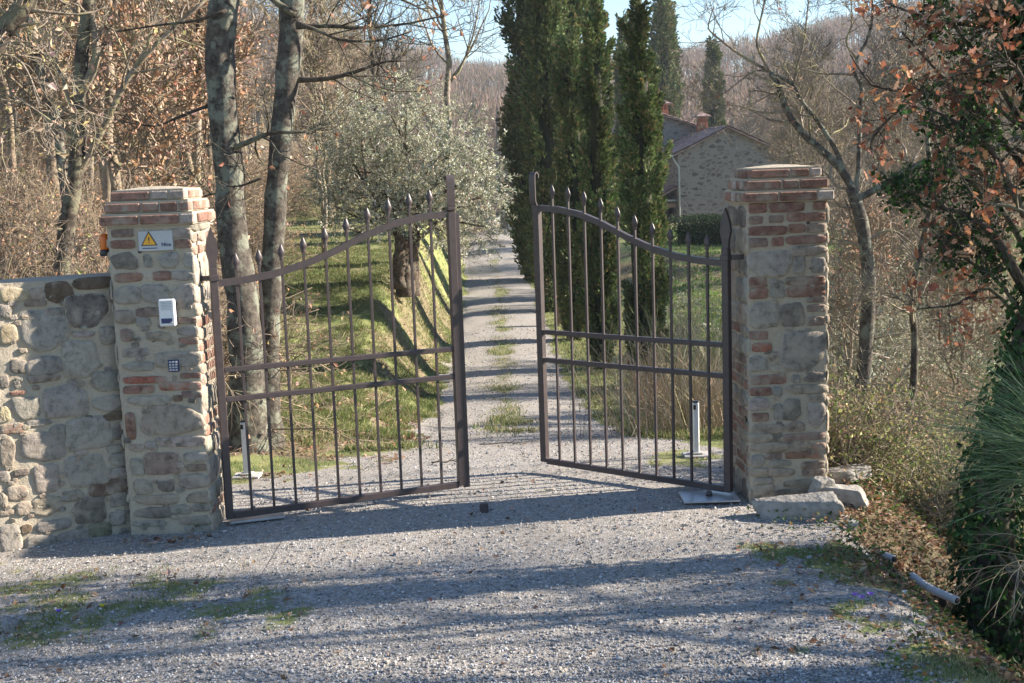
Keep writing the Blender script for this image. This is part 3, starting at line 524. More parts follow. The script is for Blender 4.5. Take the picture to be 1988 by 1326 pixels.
# ------------------------------------------------------------------ house
hs = empty('farmhouse', (*at(1318, 430, 70)[:2], -1.1), 'stone farmhouse with tiled gables and brick chimneys behind the cypresses', 'house', rz=radians(8))
m, t, b = mat('rubble_wall', .9); tc2 = N(t, 'ShaderNodeTexCoord').outputs['Object']; mp = N(t, 'ShaderNodeMapping'); mp.inputs['Scale'].default_value = (2.9, 2.9, 5.2); t.links.new(tc2, mp.inputs[0])
dn = N(t, 'ShaderNodeTexNoise'); dn.inputs['Scale'].default_value = 1.5; t.links.new(mp.outputs[0], dn.inputs['Vector']); mv = N(t, 'ShaderNodeVectorMath'); mv.operation = 'MULTIPLY_ADD'; mv.inputs[1].default_value = (.5, .5, .5); t.links.new(dn.outputs['Color'], mv.inputs[0]); t.links.new(mp.outputs[0], mv.inputs[2])
v1 = N(t, 'ShaderNodeTexVoronoi', feature='DISTANCE_TO_EDGE'); v2 = N(t, 'ShaderNodeTexVoronoi'); 
for v_ in (v1, v2): v_.inputs['Scale'].default_value = 1.0; t.links.new(mv.outputs[0], v_.inputs['Vector'])
s3 = N(t, 'ShaderNodeSeparateColor'); t.links.new(v2.outputs['Color'], s3.inputs[0])
stc = ramp(t, s3.outputs[0], [(0, (.10, .09, .085)), (.5, (.16, .145, .13)), (.85, (.21, .19, .17)), (1, (.17, .13, .11))]); thr = mth(t, 'SUBTRACT', v1.outputs[0], mth(t, 'MULTIPLY', s3.outputs[1], .2))
t.links.new(mixc(t, ramp(t, thr, [(.05, (0, 0, 0)), (.09, (1, 1, 1))]), (.235, .22, .20), stc), b.inputs['Base Color']); bump(t, b, v1.outputs[0], .6, .05); M['rubble'] = m
M['tile'] = colmat('old_roof_tile', (.13, .075, .06), (.36, .27, .24), 3.5, .85, .5, .03); M['brickred'] = colmat('chimney_brick', (.24, .09, .055), (.36, .15, .09), 9, .9, .3, .01); M['dark'] = colmat('dark_opening', (.02, .018, .016), (.04, .035, .03), 4, .9); M['wood'] = colmat('eave_wood', (.20, .14, .09), (.3, .22, .15), 8, .8); M['copper'] = colmat('pale_gutter', (.33, .38, .36), (.42, .46, .44), 5, .5)
def prism(x0, x1, y0, y1, z0, ze, zp, mi=0):
    xm = (x0+x1)/2; V = np.array([(x0, y, z0) for y in (y0, y1)]+[(x1, y, z0) for y in (y0, y1)]+[(x0, y, ze) for y in (y0, y1)]+[(x1, y, ze) for y in (y0, y1)]+[(xm, y, zp) for y in (y0, y1)])
    return (V, [np.array([[0, 2, 6, 8, 4][::1]]), np.array([[1, 5, 9, 7, 3]]), np.array([[0, 4, 5, 1], [2, 3, 7, 6], [4, 8, 9, 5], [6, 7, 9, 8], [0, 1, 3, 2]])], None, mi, False)
def roofslab(xa, za, xb, zb, y0, y1, th=.10):
    """corrugated coppi surface from eave a to ridge b"""
    ny = int((y1-y0)/.055)+1; nx = int(abs(xb-xa)/.35)*2+2; ys = np.linspace(y0, y1, ny); ts = np.linspace(0, 1, nx); V = []
    for i_, q in enumerate(ts):
        st_ = .03*(1 if i_ % 2 else 0); base = np.stack([np.full(ny, xa+(xb-xa)*q), ys, za+(zb-za)*q+.055*np.abs(np.sin(ys*pi/.22))+th+st_], 1); V.append(base)
    V = np.concatenate(V); i = np.arange(nx-1)[:, None]*ny+np.arange(ny-1)[None]; Q = np.stack([i, i+1, i+ny+1, i+ny], -1).reshape(-1, 4)
    ed = np.array([(xa, y0, za+.003), (xb, y0, zb+.003), (xb, y1, zb+.003), (xa, y1, za+.003), (xa, y0, za+th), (xb, y0, zb+th), (xb, y1, zb+th), (xa, y1, za+th)])
    return [(V, Q, None, 0, True), (ed, np.array([(0, 1, 5, 4), (1, 2, 6, 5), (2, 3, 7, 6), (3, 0, 4, 7), (0, 3, 2, 1)]), None, 0, False)]
# right wing: x 0..5.8, y 0..3.6 ; main block: y 3.6.. , x -8..3 ; left wing
ze, zp, ch_ = 3.95, 5.28, .0
wg = empty('x', (0, 0, 0), None, None); bpy.data.objects.remove(wg)
ob('wing_wall', prism(0, 5.8, 0, 5.4, -1, ze, zp), M['rubble'], hs); ob('main_wall', prism(-5.6, 3.6, 5.4, 14, -1, 5.25, 6.85), M['rubble'], hs); ob('wing_wall', prism(-8.2, -3.3, 2.0, 5.38, -1, 4.6, 5.7), M['rubble'], hs)
r1 = ob('wing_roof', roofslab(-.35, ze-.16, 2.9, zp, -.3, 5.38)+roofslab(6.15, ze-.16, 2.9, zp, -.3, 5.38), M['tile'], hs)
r2 = ob('main_roof', roofslab(-6.0, 5.25-.14, -1, 6.85, 5.1, 14)+roofslab(4.0, 5.25-.14, -1, 6.85, 5.1, 14), M['tile'], hs)
ob('wing_roof', roofslab(-8.6, 4.45, -5.75, 5.7, 1.7, 5.35)+roofslab(-2.9, 4.45, -5.75, 5.7, 1.7, 5.35), M['tile'], hs)
chimney_specs = [(1.1, 7.2, 6.05, 1.0, r2, 'brickred'), (2.75, 4.3, 5.1, .9, r1, 'brickred')]
def chim(x, y, z, s_, par, m_):
    c_ = ob('chimney', [box(x, y, z+.15, .6*s_, .6*s_, 1.0, .01)]+[box(x+a*.23*s_, y+b2*.23*s_, z+.83, .1*s_, .1*s_, .36, 0) for a in (-1, 0, 1) for b2 in (-1, 0, 1) if (a or b2)], M[m_], par)
    V = np.array([(x+a*.5*s_, y+b2*.5*s_, z+1.01) for a, b2 in ((-1, -1), (1, -1), (1, 1), (-1, 1))]+[(x+a*.5*s_, y+b2*.5*s_, z+1.08) for a, b2 in ((-1, -1), (1, -1), (1, 1), (-1, 1))]+[(x, y, z+1.33)])
    ob('chimney_cap', (V, [np.array([(0, 3, 2, 1), (0, 1, 5, 4), (1, 2, 6, 5), (2, 3, 7, 6), (3, 0, 4, 7)]), np.array([(4, 5, 8), (5, 6, 8), (6, 7, 8), (7, 4, 8)])], None, 0, False), M['tile'], c_)
for q in chimney_specs: chim(*q)
ob('downpipe', tubes(np.array([[(-.32, -.12, ze-.2), (-.2, -.1, ze-.45), (.02, -.08, ze-.75), (.04, -.08, ze-1.2), (.04, -.08, -.5)]]), np.full((1, 5), .05), 8), M['copper'], hs)
ob('gutter', tubes(np.array([[(-.42, -.3, ze-.12), (-.42, 5.2, ze-.12)]]), np.full((1, 2), .07), 8), M['copper'], hs)
pr_ = ob('porch_roof', [(v[0]@np.array([[1, 0, 0], [0, 1, 0], [0, 0, 1]]),)+tuple(v[1:]) for v in roofslab(-1.35, 1.35, -.002, 2.0, .3, 3.4)], M['tile'], hs)
ob('porch_gutter', tubes(np.array([[(-1.42, .25, 1.36), (-1.42, 3.4, 1.36)], [(-1.4, .22, 1.33), (-.02, .22, 1.33)]]), np.full((2, 2), .055), 8), M['copper'], hs)
ob('porch_post', [box(-1.25, .45, .1, .2, .2, 2.2, .01), box(-.65, .4, 1.05, 1.2, .15, .25, .01)], M['wood'], hs); ob('porch_door', box(-.02, 1.8, .1, .06, 1.6, 2.1, .01), M['dark'], hs)
# far masonry gate post and low wall beyond the drive
o = empty('garden_wall', (*at(992, 440, 56)[:2], hz(at(992, 440, 56)[0], 56)), 'dark rubble wall end where the drive bends behind the cypress', 'wall')
ob('masonry', mortar_slab(-.45, 3.2, -.3, .3, -.5, 1.5, .12, .04, 71, .05), M['rubble'], o)
o = empty('garden_wall', (*at(955, 415, 66)[:2], hz(at(955, 415, 66)[0], 66)), 'low dark stone wall at the far bend of the drive', 'wall')
ob('masonry', mortar_slab(-1.6, 1.3, -.3, .3, -.5, .7, .12, .04, 73, .05), M['rubble'], o)
o = empty('marker_post', (*at(1087, 585, 30)[:2], hz(at(1087, 585, 30)[0], 30)), 'short brown post standing in the grass between the cypresses', 'post')
ob('post', box(0, 0, .3, .2, .2, .75, .03), M['wood'], o); ob('cap', box(0, 0, .70, .26, .26, .05, .02), M['brickred'], o)
# ------------------------------------------------------------------ trees
def root(name, P0, label, cat='tree', group=None): return empty(name, P0, label, cat, group)
def pxline(pts, Y, base=None):
    out = []
    for q in pts:
        out.append(at(q[0], q[1], Y+(q[2] if len(q) > 2 else 0)))
    return np.array(out)
def finetwigs(P, R, rng, L=(1.1, .5, .25), c=(7, 5, 4), ang=48, up=.06, sides=3, rmin=.0022, wob=.22, t0=.2, mi=0, last_only=False):
    parts = []; cur = (P, R); lv = []
    for k in range(len(L)):
        nP, nR = kids(cur[0], cur[1], c[k], L[k], ang, 5 if k < 2 else 4, up, wob, t0 if k == 0 else .15, 1., .5, rng, .35)
        nR = np.maximum(nR, rmin); parts.append(tubes(nP, nR, 4 if k == 0 else sides, mi=mi)); cur = (nP, nR); lv.append(cur)
    return parts, lv
def limbset(lines, K=10):
    P = np.array([spline(l[0], K) for l in lines]); R = np.array([np.linspace(l[1], l[2], K) for l in lines]); return P, R
def leafcloud(rng, P, n, L, W, cols, droop=.3, spread=.03, var=.22):
    """leaves on random points of twigs P (m,k,3)"""
    i = rng.randint(0, len(P), n); k = P.shape[1]; x = rng.uniform(.2, 1, n)*(k-1)*.999; j = x.astype(int); f = (x-j)[:, None]; c_ = P[i, j]*(1-f)+P[i, j+1]*f+rng.normal(0, spread, (n, 3))
    d = sph(rng, n)+np.array([0, 0, -droop]); return leaves(c_, d, sph(rng, n), L*rng.uniform(.6, 1.3, n), W*rng.uniform(.6, 1.3, n), pal(rng, n, cols, var))
def rel(parts, o): return [(p_[0]-o,)+tuple(p_[1:]) for p_ in parts]
ORG = [(.38, .20, .12), (.48, .28, .18), (.31, .15, .09), (.52, .36, .25)]
# --- twin oak
rng = rs(101); Y = 10.1
bz = hz(at(480, 885, Y)[0], Y)
def bigtrunk(line, rads, seed, sides=26, K=70, rough=.2):
    P = spline(line, K)[None]; R = np.interp(np.linspace(0, 1, K), np.linspace(0, 1, len(rads)), rads)[None]; return P, R, tubes(P, R, sides, rough=rough, seed=seed)
T1 = pxline([(484, 915), (482, 850), (480, 760), (474, 620), (455, 480), (446, 350), (432, 200), (427, 100), (436, 0), (446, -120), (440, -300), (470, -560)], Y)
T2 = pxline([(528, 905, .1), (526, 840, .1), (523, 740, .1), (524, 620, .1), (530, 480, .05), (538, 350), (550, 220), (562, 110), (567, 20), (580, -90), (620, -260), (640, -520)], Y+.12)
P1, R1, t1 = bigtrunk(T1, [.22, .175, .155, .135, .122, .118, .117, .118, .12, .11, .09, .05], 5)
P2, R2, t2 = bigtrunk(T2, [.14, .105, .09, .088, .088, .088, .09, .10, .098, .08, .065, .04], 6)
o = np.array([*at(500, 880, Y)[:2], bz]); tr = root('oak_tree', o, 'twin trunked oak with grey lichen bark standing behind the left gate leaf', 'tree')
ob('trunk', rel([t1], o), M['bark_oak'], tr); ob('trunk', rel([t2], o), M['bark_oak'], tr)
lim = [(pxline([(575, 52), (640, 50), (700, 54), (790, 46), (860, 30)], Y), .022, .006), (pxline([(575, 45), (620, 60), (665, 78), (740, 78), (800, 60)], Y-.3), .02, .005), (pxline([(570, 156), (640, 152), (700, 136), (745, 120), (790, 118)], Y+.1), .024, .006),
       (pxline([(455, 287), (500, 268), (530, 258), (590, 256), (642, 244)], Y-.1), .024, .009), (pxline([(405, 205), (340, 230), (300, 245), (230, 235)], Y), .014, .004), (pxline([(440, 20), (380, 40), (300, 50), (225, 62)], Y-.2), .015, .005),
       (pxline([(575, 30), (520, -10), (480, -80), (420, -140)], Y), .03, .01), (pxline([(440, -100), (380, -160), (300, -200), (180, -230)], Y), .04, .01), (pxline([(590, -100), (700, -160), (820, -200), (950, -260)], Y), .05, .012), (pxline([(450, -200), (560, -300), (700, -380)], Y+.5), .04, .01), (pxline([(470, 370), (440, 372), (400, 380), (385, 392)], Y), .012, .004), (pxline([(510, 345), (470, 360), (440, 362)], Y-.15), .012, .004)]
LP, LR = limbset(lim); tw, lv = finetwigs(LP, LR, rng, (.9, .45, .22), (6, 4, 3), 50)
ob('crown', rel([tubes(LP, LR, 7)]+tw, o), M['bark_dark'], tr)
ob('dry_leaves', rel([leafcloud(rng, lv[2][0], 260, .07, .035, ORG)], o), M['dry'], tr)
# --- trees at far left (behind the wall)
def handtree(name, label, Y, trunks, limbs, seed, bark, tw=((.9, .45, .22), (8, 5, 4)), lv_leaf=None, sides=10, leafm='dry', cat='tree', ang=48, rough=.15, group=None):
    rng = rs(seed); px_, py_ = trunks[0][0][0][0], trunks[0][0][0][1]; b0 = at(px_, py_, Y); o = np.array([b0[0], Y, hz(b0[0], Y)]); tr = root(name, o, label, cat, group)
    Ps = [spline(pxline(l, Y), 24) for l, *_ in trunks]; Ps[0][0][2] = min(Ps[0][0][2], o[2]-.1); TP = np.array(Ps); TR = np.array([np.linspace(r0, r1, 24) for _, r0, r1 in trunks])
    ob('trunk', rel([tubes(TP, TR, sides, rough=rough, seed=seed)], o), M[bark], tr)
    parts = []; allP = [spline(pxline(l, Y), 12) for l, *_ in limbs]+[p_[::2] for p_ in Ps]; allR = [np.linspace(r0, r1, 12) for _, r0, r1 in limbs]+[r_[::2] for r_ in TR]
    LP = np.array(allP); LR = np.array(allR)
    if limbs: parts.append(tubes(LP[:len(limbs)], LR[:len(limbs)], 6))
    fr_, lv = finetwigs(LP, np.minimum(LR, .03), rng, tw[0], tw[1], ang, t0=.35); ob('crown', rel(parts+fr_, o), M['bark_twig' if bark != 'bark_tan' else 'bark_tan'], tr)
    if lv_leaf: ob('leaves', rel([leafcloud(rng, lv[-1][0], *lv_leaf)], o), M[leafm], tr)
    return tr, lv, o
TANL = [(.50, .36, .26), (.58, .43, .33), (.44, .30, .21), (.38, .33, .15)]
handtree('bare_tree', 'crooked bare tree with a long slanting limb behind the left wall', 11.5, [([(118, 600), (120, 530), (130, 440), (144, 360), (152, 280), (152, 200), (160, 90), (172, 0), (185, -160)], .085, .05)], [([(146, 350), (200, 250), (250, 150), (320, 70), (410, -10)], .035, .015), ([(240, 165), (285, 90), (300, 30), (330, -60)], .02, .008), ([(150, 190), (185, 120), (180, 40), (160, -60)], .05, .02), ([(150, 250), (120, 150), (90, 90)], .02, .006)], 201, 'bark_dark', lv_leaf=(260, .06, .035, TANL))
handtree('bare_tree', 'pale lichened leaning trunk left of the crooked tree', 12.5, [([(130, 600), (135, 450), (116, 280), (100, 200), (70, 110), (56, 20), (45, -120)], .06, .035)], [([(80, 140), (30, 60), (-10, 0)], .02, .01), ([(110, 250), (60, 200), (20, 190)], .02, .008)], 202, 'bark_oak', lv_leaf=(140, .06, .035, TANL))
handtree('bare_tree', 'dark trunk leaning out of the upper left corner of the picture', 8.5, [([(-260, 760), (-160, 420), (-60, 190), (0, 70), (45, 10), (80, -80)], .09, .05)], [([(-20, 100), (40, 120), (80, 200)], .012, .004), ([(0, 60), (-20, 20), (10, -60)], .03, .012)], 203, 'bark_dark', lv_leaf=(160, .055, .035, TANL))
handtree('bare_tree', 'slim ivy wrapped tree between the crooked tree and the oak', 22, [([(366, 420), (362, 300), (372, 240), (384, 180), (386, 60), (392, -60)], .09, .05)], [([(384, 160), (400, 60), (440, -20)], .03, .01), ([(384, 120), (350, 40), (330, -60)], .03, .01)], 204, 'bark_dark', tw=((1.6, .8, .4), (9, 6, 4)), lv_leaf=(1200, .10, .06, TANL))
# --- right side bare oaks
Yr = 12.6
def R_(p_, ox=1360, oy=0, sc=2.651): return [(ox+a/sc, oy+b2/sc) for a, b2 in p_]
handtree('bare_tree', 'spreading bare grey tree just behind the right gate pillar', Yr,
         [([(1672, 900), (1671, 850), (1674, 760), (1683, 640), (1687, 540), (1675, 440), (1660, 385), (1652, 365)], .085, .062), (R_([(790, 1000), (775, 960), (720, 870), (620, 770), (530, 690), (450, 580), (400, 440), (360, 375)]), .044, .028), (R_([(790, 980), (740, 900), (700, 780), (600, 620), (520, 520), (480, 440), (390, 385)]), .030, .014),
          (R_([(790, 990), (812, 900), (815, 800), (820, 600), (830, 450), (790, 350), (860, 200), (885, 80), (880, -40)]), .030, .012), (R_([(800, 1030), (930, 960), (1060, 880), (1200, 820), (1380, 810), (1500, 770), (1700, 680)]), .036, .030)],
         [(R_([(360, 375), (300, 260), (290, 200), (310, 100), (330, 0), (340, -80)]), .018, .007), (R_([(360, 370), (250, 310), (160, 250), (60, 170), (40, 130), (70, 30)]), .018, .005), (R_([(370, 370), (280, 365), (200, 420), (120, 480), (40, 510)]), .012, .004), (R_([(480, 430), (500, 330), (530, 230), (550, 60), (560, -60)]), .016, .005),
          (R_([(790, 385), (700, 380), (620, 378), (520, 355), (400, 340)]), .015, .005), (R_([(800, 300), (750, 220), (780, 120), (775, 20)]), .014, .005), (R_([(830, 450), (960, 350), (1050, 350), (1110, 280), (1200, 250), (1300, 170)]), .018, .008), (R_([(1050, 350), (1080, 250), (1100, 150), (1050, 60)]), .012, .004),
          (R_([(450, 575), (330, 580), (250, 560), (150, 540), (60, 560)]), .014, .004), (R_([(870, 1230), (950, 1190), (1020, 1200), (1120, 1280)]), .02, .006), (R_([(840, 1280), (760, 1250), (640, 1250), (560, 1290)]), .018, .005), (R_([(760, 970), (700, 960), (640, 890), (560, 880)]), .016, .005), (R_([(1180, 830), (1230, 740), (1300, 700)]), .014, .005), ([(1684, 660), (1730, 650), (1790, 640)], .012, .004), ([(1684, 620), (1640, 600), (1610, 600)], .008, .003)],
         301, 'bark_oak', tw=((.75, .4, .2), (8, 5, 4)), lv_leaf=(60, .06, .035, ORG), sides=12, ang=52)
handtree('bare_tree', 'thin leaning dark trunk right of the spreading grey tree', 12.0, [([(1722, 900), (1735, 860), (1770, 769), (1776, 658), (1770, 580), (1788, 485), (1808, 380), (1800, 260)], .045, .022)], [([(1774, 600), (1730, 570), (1700, 575)], .014, .005), ([(1780, 520), (1830, 470), (1880, 450)], .014, .005), ([(1776, 690), (1740, 740), (1700, 770)], .01, .004)], 302, 'bark_dark', tw=((.7, .4, .2), (8, 5, 4)), sides=9)
# --- ivy clad oak at the right edge with orange leaved branches
Yi = 6.6
IVY = [(.02, .055, .014), (.035, .085, .02), (.055, .12, .03), (.018, .04, .012)]
rng = rs(401); bI = at(1935, 1215, Yi); o = np.array([bI[0], Yi, hz(bI[0], Yi)]); tr = root('ivy_clad_oak', o, 'oak at the right edge wrapped in dark ivy and holding orange leaves', 'tree')
tp = pxline([(1935, 1260), (1930, 1150), (1928, 1000), (1950, 850), (2005, 650), (2045, 450), (2055, 250), (2030, 100), (2003, 20), (1990, -120), (2000, -400)], Yi); P, R, tt_ = bigtrunk(tp, [.16, .13, .11, .1, .1, .095, .09, .09, .09, .08, .06], 9, 14, 50)
ob('trunk', rel([tt_], o), M['bark_dark'], tr)
n = 7000; k = rng.randint(0, 50, n); tpos = P[0][k]; zf = k/50.; th = rng.uniform(0, 2*pi, n); wid = np.interp(zf, [0, .15, .3, .42, 1], [.20, .19, .15, .12, .15])*(.75+.6*fbm(tpos+np.stack([np.cos(th), np.sin(th), th*0], 1), 3, 4)); dd = np.stack([np.cos(th), np.sin(th), rng.normal(0, .2, n)], 1)
c_ = tpos+dd*wid[:, None]*rng.uniform(.75, 1.08, (n, 1))+rng.normal(0, .02, (n, 3)); parts = [leaves(c_, dd*.4+np.array([0, 0, -.8])+.5*sph(rng, n), dd+.4*sph(rng, n), rng.uniform(.03, .055, n), rng.uniform(.03, .05, n), pal(rng, n, IVY, .3))]
lines = [(pxline([(1985, 560), (1900, 430), (1800, 400), (1740, 380)], Yi), .02, .006), (pxline([(1990, 420), (1930, 300), (1860, 240), (1800, 210)], Yi-.2), .02, .006), (pxline([(1990, 250), (1920, 130), (1860, 60), (1840, 0)], Yi+.2), .02, .006), (pxline([(1990, 480), (1940, 400), (1880, 350), (1820, 330)], Yi+.3), .02, .006), (pxline([(1990, 150), (1950, 80), (1920, 20)], Yi), .02, .006), (pxline([(1980, 600), (1930, 540), (1870, 500), (1840, 470)], Yi), .012, .004)]
IP, IR = limbset(lines); tw, lv = finetwigs(IP, IR, rng, (.30, .16, .1), (14, 5, 3), 60); IT = tw
parts.append(leafcloud(rng, lv[1][0], 3300, .031, .029, [(.04, .09, .02), (.03, .065, .018), (.085, .16, .035), (.02, .045, .013)], .2, .035)); ob('ivy', rel(parts, o), M['leaf'], tr)
lines = [(pxline([(1990, 60), (1900, 50), (1820, 40), (1730, 10)], Yi+.3), .018, .005), (pxline([(2000, 300), (1900, 250), (1800, 180), (1700, 170), (1650, 105)], Yi+.5), .02, .004), (pxline([(2000, 330), (1900, 230), (1830, 150), (1750, 60)], Yi+.2), .02, .004), (pxline([(2000, 350), (1900, 210), (1780, 190), (1700, 260), (1690, 290)], Yi+.4), .018, .004), (pxline([(1995, 560), (1930, 450), (1880, 430), (1850, 440)], Yi-.2), .015, .004), (pxline([(1995, 640), (1920, 560), (1860, 590), (1780, 600)], Yi+.2), .015, .004), (pxline([(2000, 180), (1960, 120), (1900, 130), (1850, 150)], Yi-.3), .014, .004), (pxline([(2000, 420), (1960, 400), (1900, 390), (1860, 330)], Yi-.3), .014, .004), (pxline([(2000, 0), (1950, 30), (1900, 10)], Yi-.2), .014, .004), (pxline([(2010, 260), (1960, 230), (1900, 180), (1820, 190)], Yi-.1), .014, .004)]
BP, BR = limbset(lines); tw, lv = finetwigs(BP, BR, rng, (.34, .18, .1), (9, 4, 3), 50, rmin=.0016)
ob('crown', rel([tubes(IP, IR, 6), tubes(BP, BR, 6)]+IT+tw, o), M['bark_dark'], tr)
# clustered oak leaves: six-point lobed blades
def oakleaves(rng, c_, n_per, L, cols):
    n = len(c_)*n_per; cc = np.repeat(c_, n_per, 0); d = nrm(sph(rng, n)+np.array([0, 0, -.5])); nn = sph(rng, n); s_ = nrm(np.cross(d, nn)); up = np.cross(s_, d); L_ = (L*rng.uniform(.6, 1.25, n))[:, None]; cc = cc+rng.normal(0, .02, (n, 3))
    prof_ = [(0, .02), (.22, .20), (.34, .12), (.52, .30), (.64, .16), (.82, .22), (1, .02)]; V = []
    for u_, w_ in prof_: V += [cc+d*L_*u_+s_*w_*L_+up*L_*(.16*w_+.25*u_*u_), cc+d*L_*u_-s_*w_*L_+up*L_*(.16*w_+.25*u_*u_)]
    V = np.stack(V, 1).reshape(-1, 3); b0 = np.arange(n)[:, None, None]*14; j = np.arange(6)[None, :, None]*2; Q = (b0+j+np.array([0, 2, 3, 1])[None, None]).reshape(-1, 4); return (V, Q, np.repeat(pal(rng, n, cols, .2), 14, 0), 0, True)
OL = [(.40, .17, .09), (.48, .23, .13), (.32, .12, .06), (.52, .32, .20), (.24, .10, .06)]
tips = lv[1][0][:, -1]; tips = tips[rng.permutation(len(tips))[:235]]; cl = np.repeat(tips, 4, 0)+rng.normal(0, .028, (len(tips)*4, 3)); ob('oak_leaves', rel([oakleaves(rng, cl, 1, .056, OL), oakleaves(rng, lv[2][0][:, -1][::13], 1, .05, OL)], o), M['dry'], tr)
# --- broom and other shrubs
def broom(px, py, Y, n, Lr, cols, lean, label, seed, r=.0022, name='broom_shrub', spread=.5, K=9, droop=.16, bw=.12, lift=0.):
    rng = rs(seed); b0 = at(px, py, Y); o = np.array([b0[0], Y, hz(b0[0], Y)]); d = nrm(np.array([lean[0], lean[1], lean[2]])[None]+spread*rng.normal(size=(n, 3))*np.array([1, 1, .6])); L = rng.uniform(*Lr, (n, 1)); P = np.empty((n, K, 3)); cur = o+np.array([0, 0, lift])+rng.normal(0, bw, (n, 3))*np.array([1, 1, .3+lift]); P[:, 0] = cur
    for k in range(1, K): d = nrm(d+.07*rng.normal(size=d.shape)+np.array([0, 0, -droop])*(k/K)); cur = cur+d*L/(K-1); P[:, k] = cur
    R = np.linspace(1, .45, K)[None]*r*rng.uniform(.7, 1.4, (n, 1)); P2, R2 = kids(P, R, 3, .35, 22, 5, -.02, .06, .3, .95, .8, rng); col = pal(rng, n, cols, .25); col2 = np.repeat(col, 3, 0)
    tr = root(name, o, label, 'shrub'); ob('stems', rel([tubes(P, R, 3, col), tubes(P2, R2, 3, col2)], o), M['stem'], tr)
    if lift:
        q = np.array([spline([o-(0, 0, .1), o+(rng.normal(0, .05), rng.normal(0, .05), lift*.5), o+np.array([rng.normal(0, .12), rng.normal(0, .12), lift])], 8) for _ in range(9)]); ob('woody_base', rel([tubes(q, np.linspace(.02, .008, 8)[None]*np.ones((9, 1)), 6)], o), M['bark_dark'], tr)
    return tr
GRN = [(.05, .10, .045), (.08, .14, .07), (.035, .07, .03), (.12, .17, .09)]
STR = [(.38, .30, .20), (.30, .22, .14), (.45, .38, .27)]
bt = broom(2120, 790, 6.3, 360, (.5, 1.05), [(.09, .16, .06), (.13, .21, .11), (.06, .11, .055), (.20, .26, .15)], (-.68, -.05, .62), 'green wiry broom bush arching left from the ivy clad oak', 501, r=.0019, spread=.34, droop=.12, lift=1.2, bw=.05)
broom(2030, 900, 6.2, 16, (.4, .8), STR, (-.5, -.1, .4), 'pale dry stalks hanging over the dark ivy trunk', 502, r=.002, spread=.4, droop=.5, name='dry_stalks', lift=.75, bw=.05)
broom(1385, 760, 13, 420, (.7, 1.5), [(.26, .26, .16), (.20, .22, .12), (.35, .31, .2)], (0, 0, 1), 'pale grey green wispy bush seen through the right gate leaf', 503, r=.003, spread=.3, droop=.05, bw=.35)
broom(1330, 830, 11.5, 500, (.5, 1.1), STR, (0, 0, 1), 'tan dry grass tussock behind the right gate leaf', 504, r=.0026, spread=.35, droop=.1, bw=.35, name='dry_tussock')
def shrub(name, label, x, y, h, wd, seed, ns=40, leafn=1500, lc=None, ls=.03, lw=.6, bark='bark_twig', group=None, tw=((.5, .25), (6, 5)), rs_=.006, cat='shrub', arch=.08, z=None, leafm='leaf'):
    rng = rs(seed); n = ns; d = nrm(np.array([0, 0, .9])+.5*rng.normal(size=(n, 3))); K = 8; P = np.empty((n, K, 3)); cur = np.zeros((n, 3))+rng.normal(0, wd*.22, (n, 3))*np.array([1, 1, 0]); P[:, 0] = cur; L = h*rng.uniform(.6, 1.15, (n, 1))
    for k in range(1, K): d = nrm(d+.16*rng.normal(size=d.shape)+np.array([0, 0, -arch*k/K])); cur = cur+d*L/(K-1); P[:, k] = cur
    R = np.linspace(1, .4, K)[None]*rs_*rng.uniform(.6, 1.5, (n, 1)); fr_, lv = finetwigs(P, R, rng, tw[0], tw[1], 50, up=.02, rmin=.0018)
    zz = hz(x, y) if z is None else z; tr = root(name, (x, y, zz-.03), label, cat, group); KIDS[tr.name] = [ob('stems', [tubes(P, R, 4)]+fr_, M[bark], tr)]
    if leafn: KIDS[tr.name].append(ob('leaves', [leafcloud(rng, lv[-1][0], leafn, ls, ls*lw, lc or GRN, .2, .02)], M[leafm], tr))
    return tr
BRL = [(.17, .23, .06), (.28, .30, .10), (.36, .32, .15), (.11, .16, .05), (.40, .28, .17)]
for k, (x, y, h, wd) in enumerate([(2.35, 8.5, .55, .8), (2.7, 9.4, .75, 1), (3.3, 10.2, .9, 1.2), (2.5, 10.6, .6, 1), (3.6, 9.0, .8, 1.0), (3.0, 8.2, .5, .8), (2.9, 12.0, 1., 1.3), (4.4, 11.5, 1.1, 1.4)]):
    shrub('bramble_bush', ['brambles right against the right pillar side', 'bramble tangle below the spreading grey tree', 'yellow green bramble clump at the foot of the thin leaning trunk', 'low brambles behind the pillar rocks', 'bramble thicket left of the ivy trunk', 'short brambles on the bank above the drain pipe', 'tall bramble clump behind the grey tree trunk', 'bramble mass farthest right before the meadow'][k], x, y, h*1.1, wd, 520+k, 60, 3400, BRL, .032, .7, group='brambles on the right bank')
OLV = [(.34, .36, .25), (.46, .47, .36), (.24, .26, .16), (.58, .58, .48)]
for k, (px_, Y, h, wd) in enumerate([(1650, 17, 2.3, 2.0), (1715, 19, 2.4, 2.2), (1610, 20, 2.2, 1.8)]):
    x = at(px_, 500, Y)[0]; shrub('olive_bush', ['silvery olive bush right behind the grey tree', 'silvery olive bush between the grey tree and the leaning trunk', 'silvery olive bush peeping past the pillar edge'][k], x, Y, h, wd, 540+k, 60, 13000, OLV, .07, .3, group='silvery bushes in the valley', tw=((.8, .4), (7, 5)))
x = at(1312, 500, 24)[0]; shrub('olive_bush', 'small silvery bush between the last cypress and the dark hedge', x, 24, 1.7, .8, 544, 36, 3500, OLV, .06, .28, tw=((.5, .3), (6, 5)))
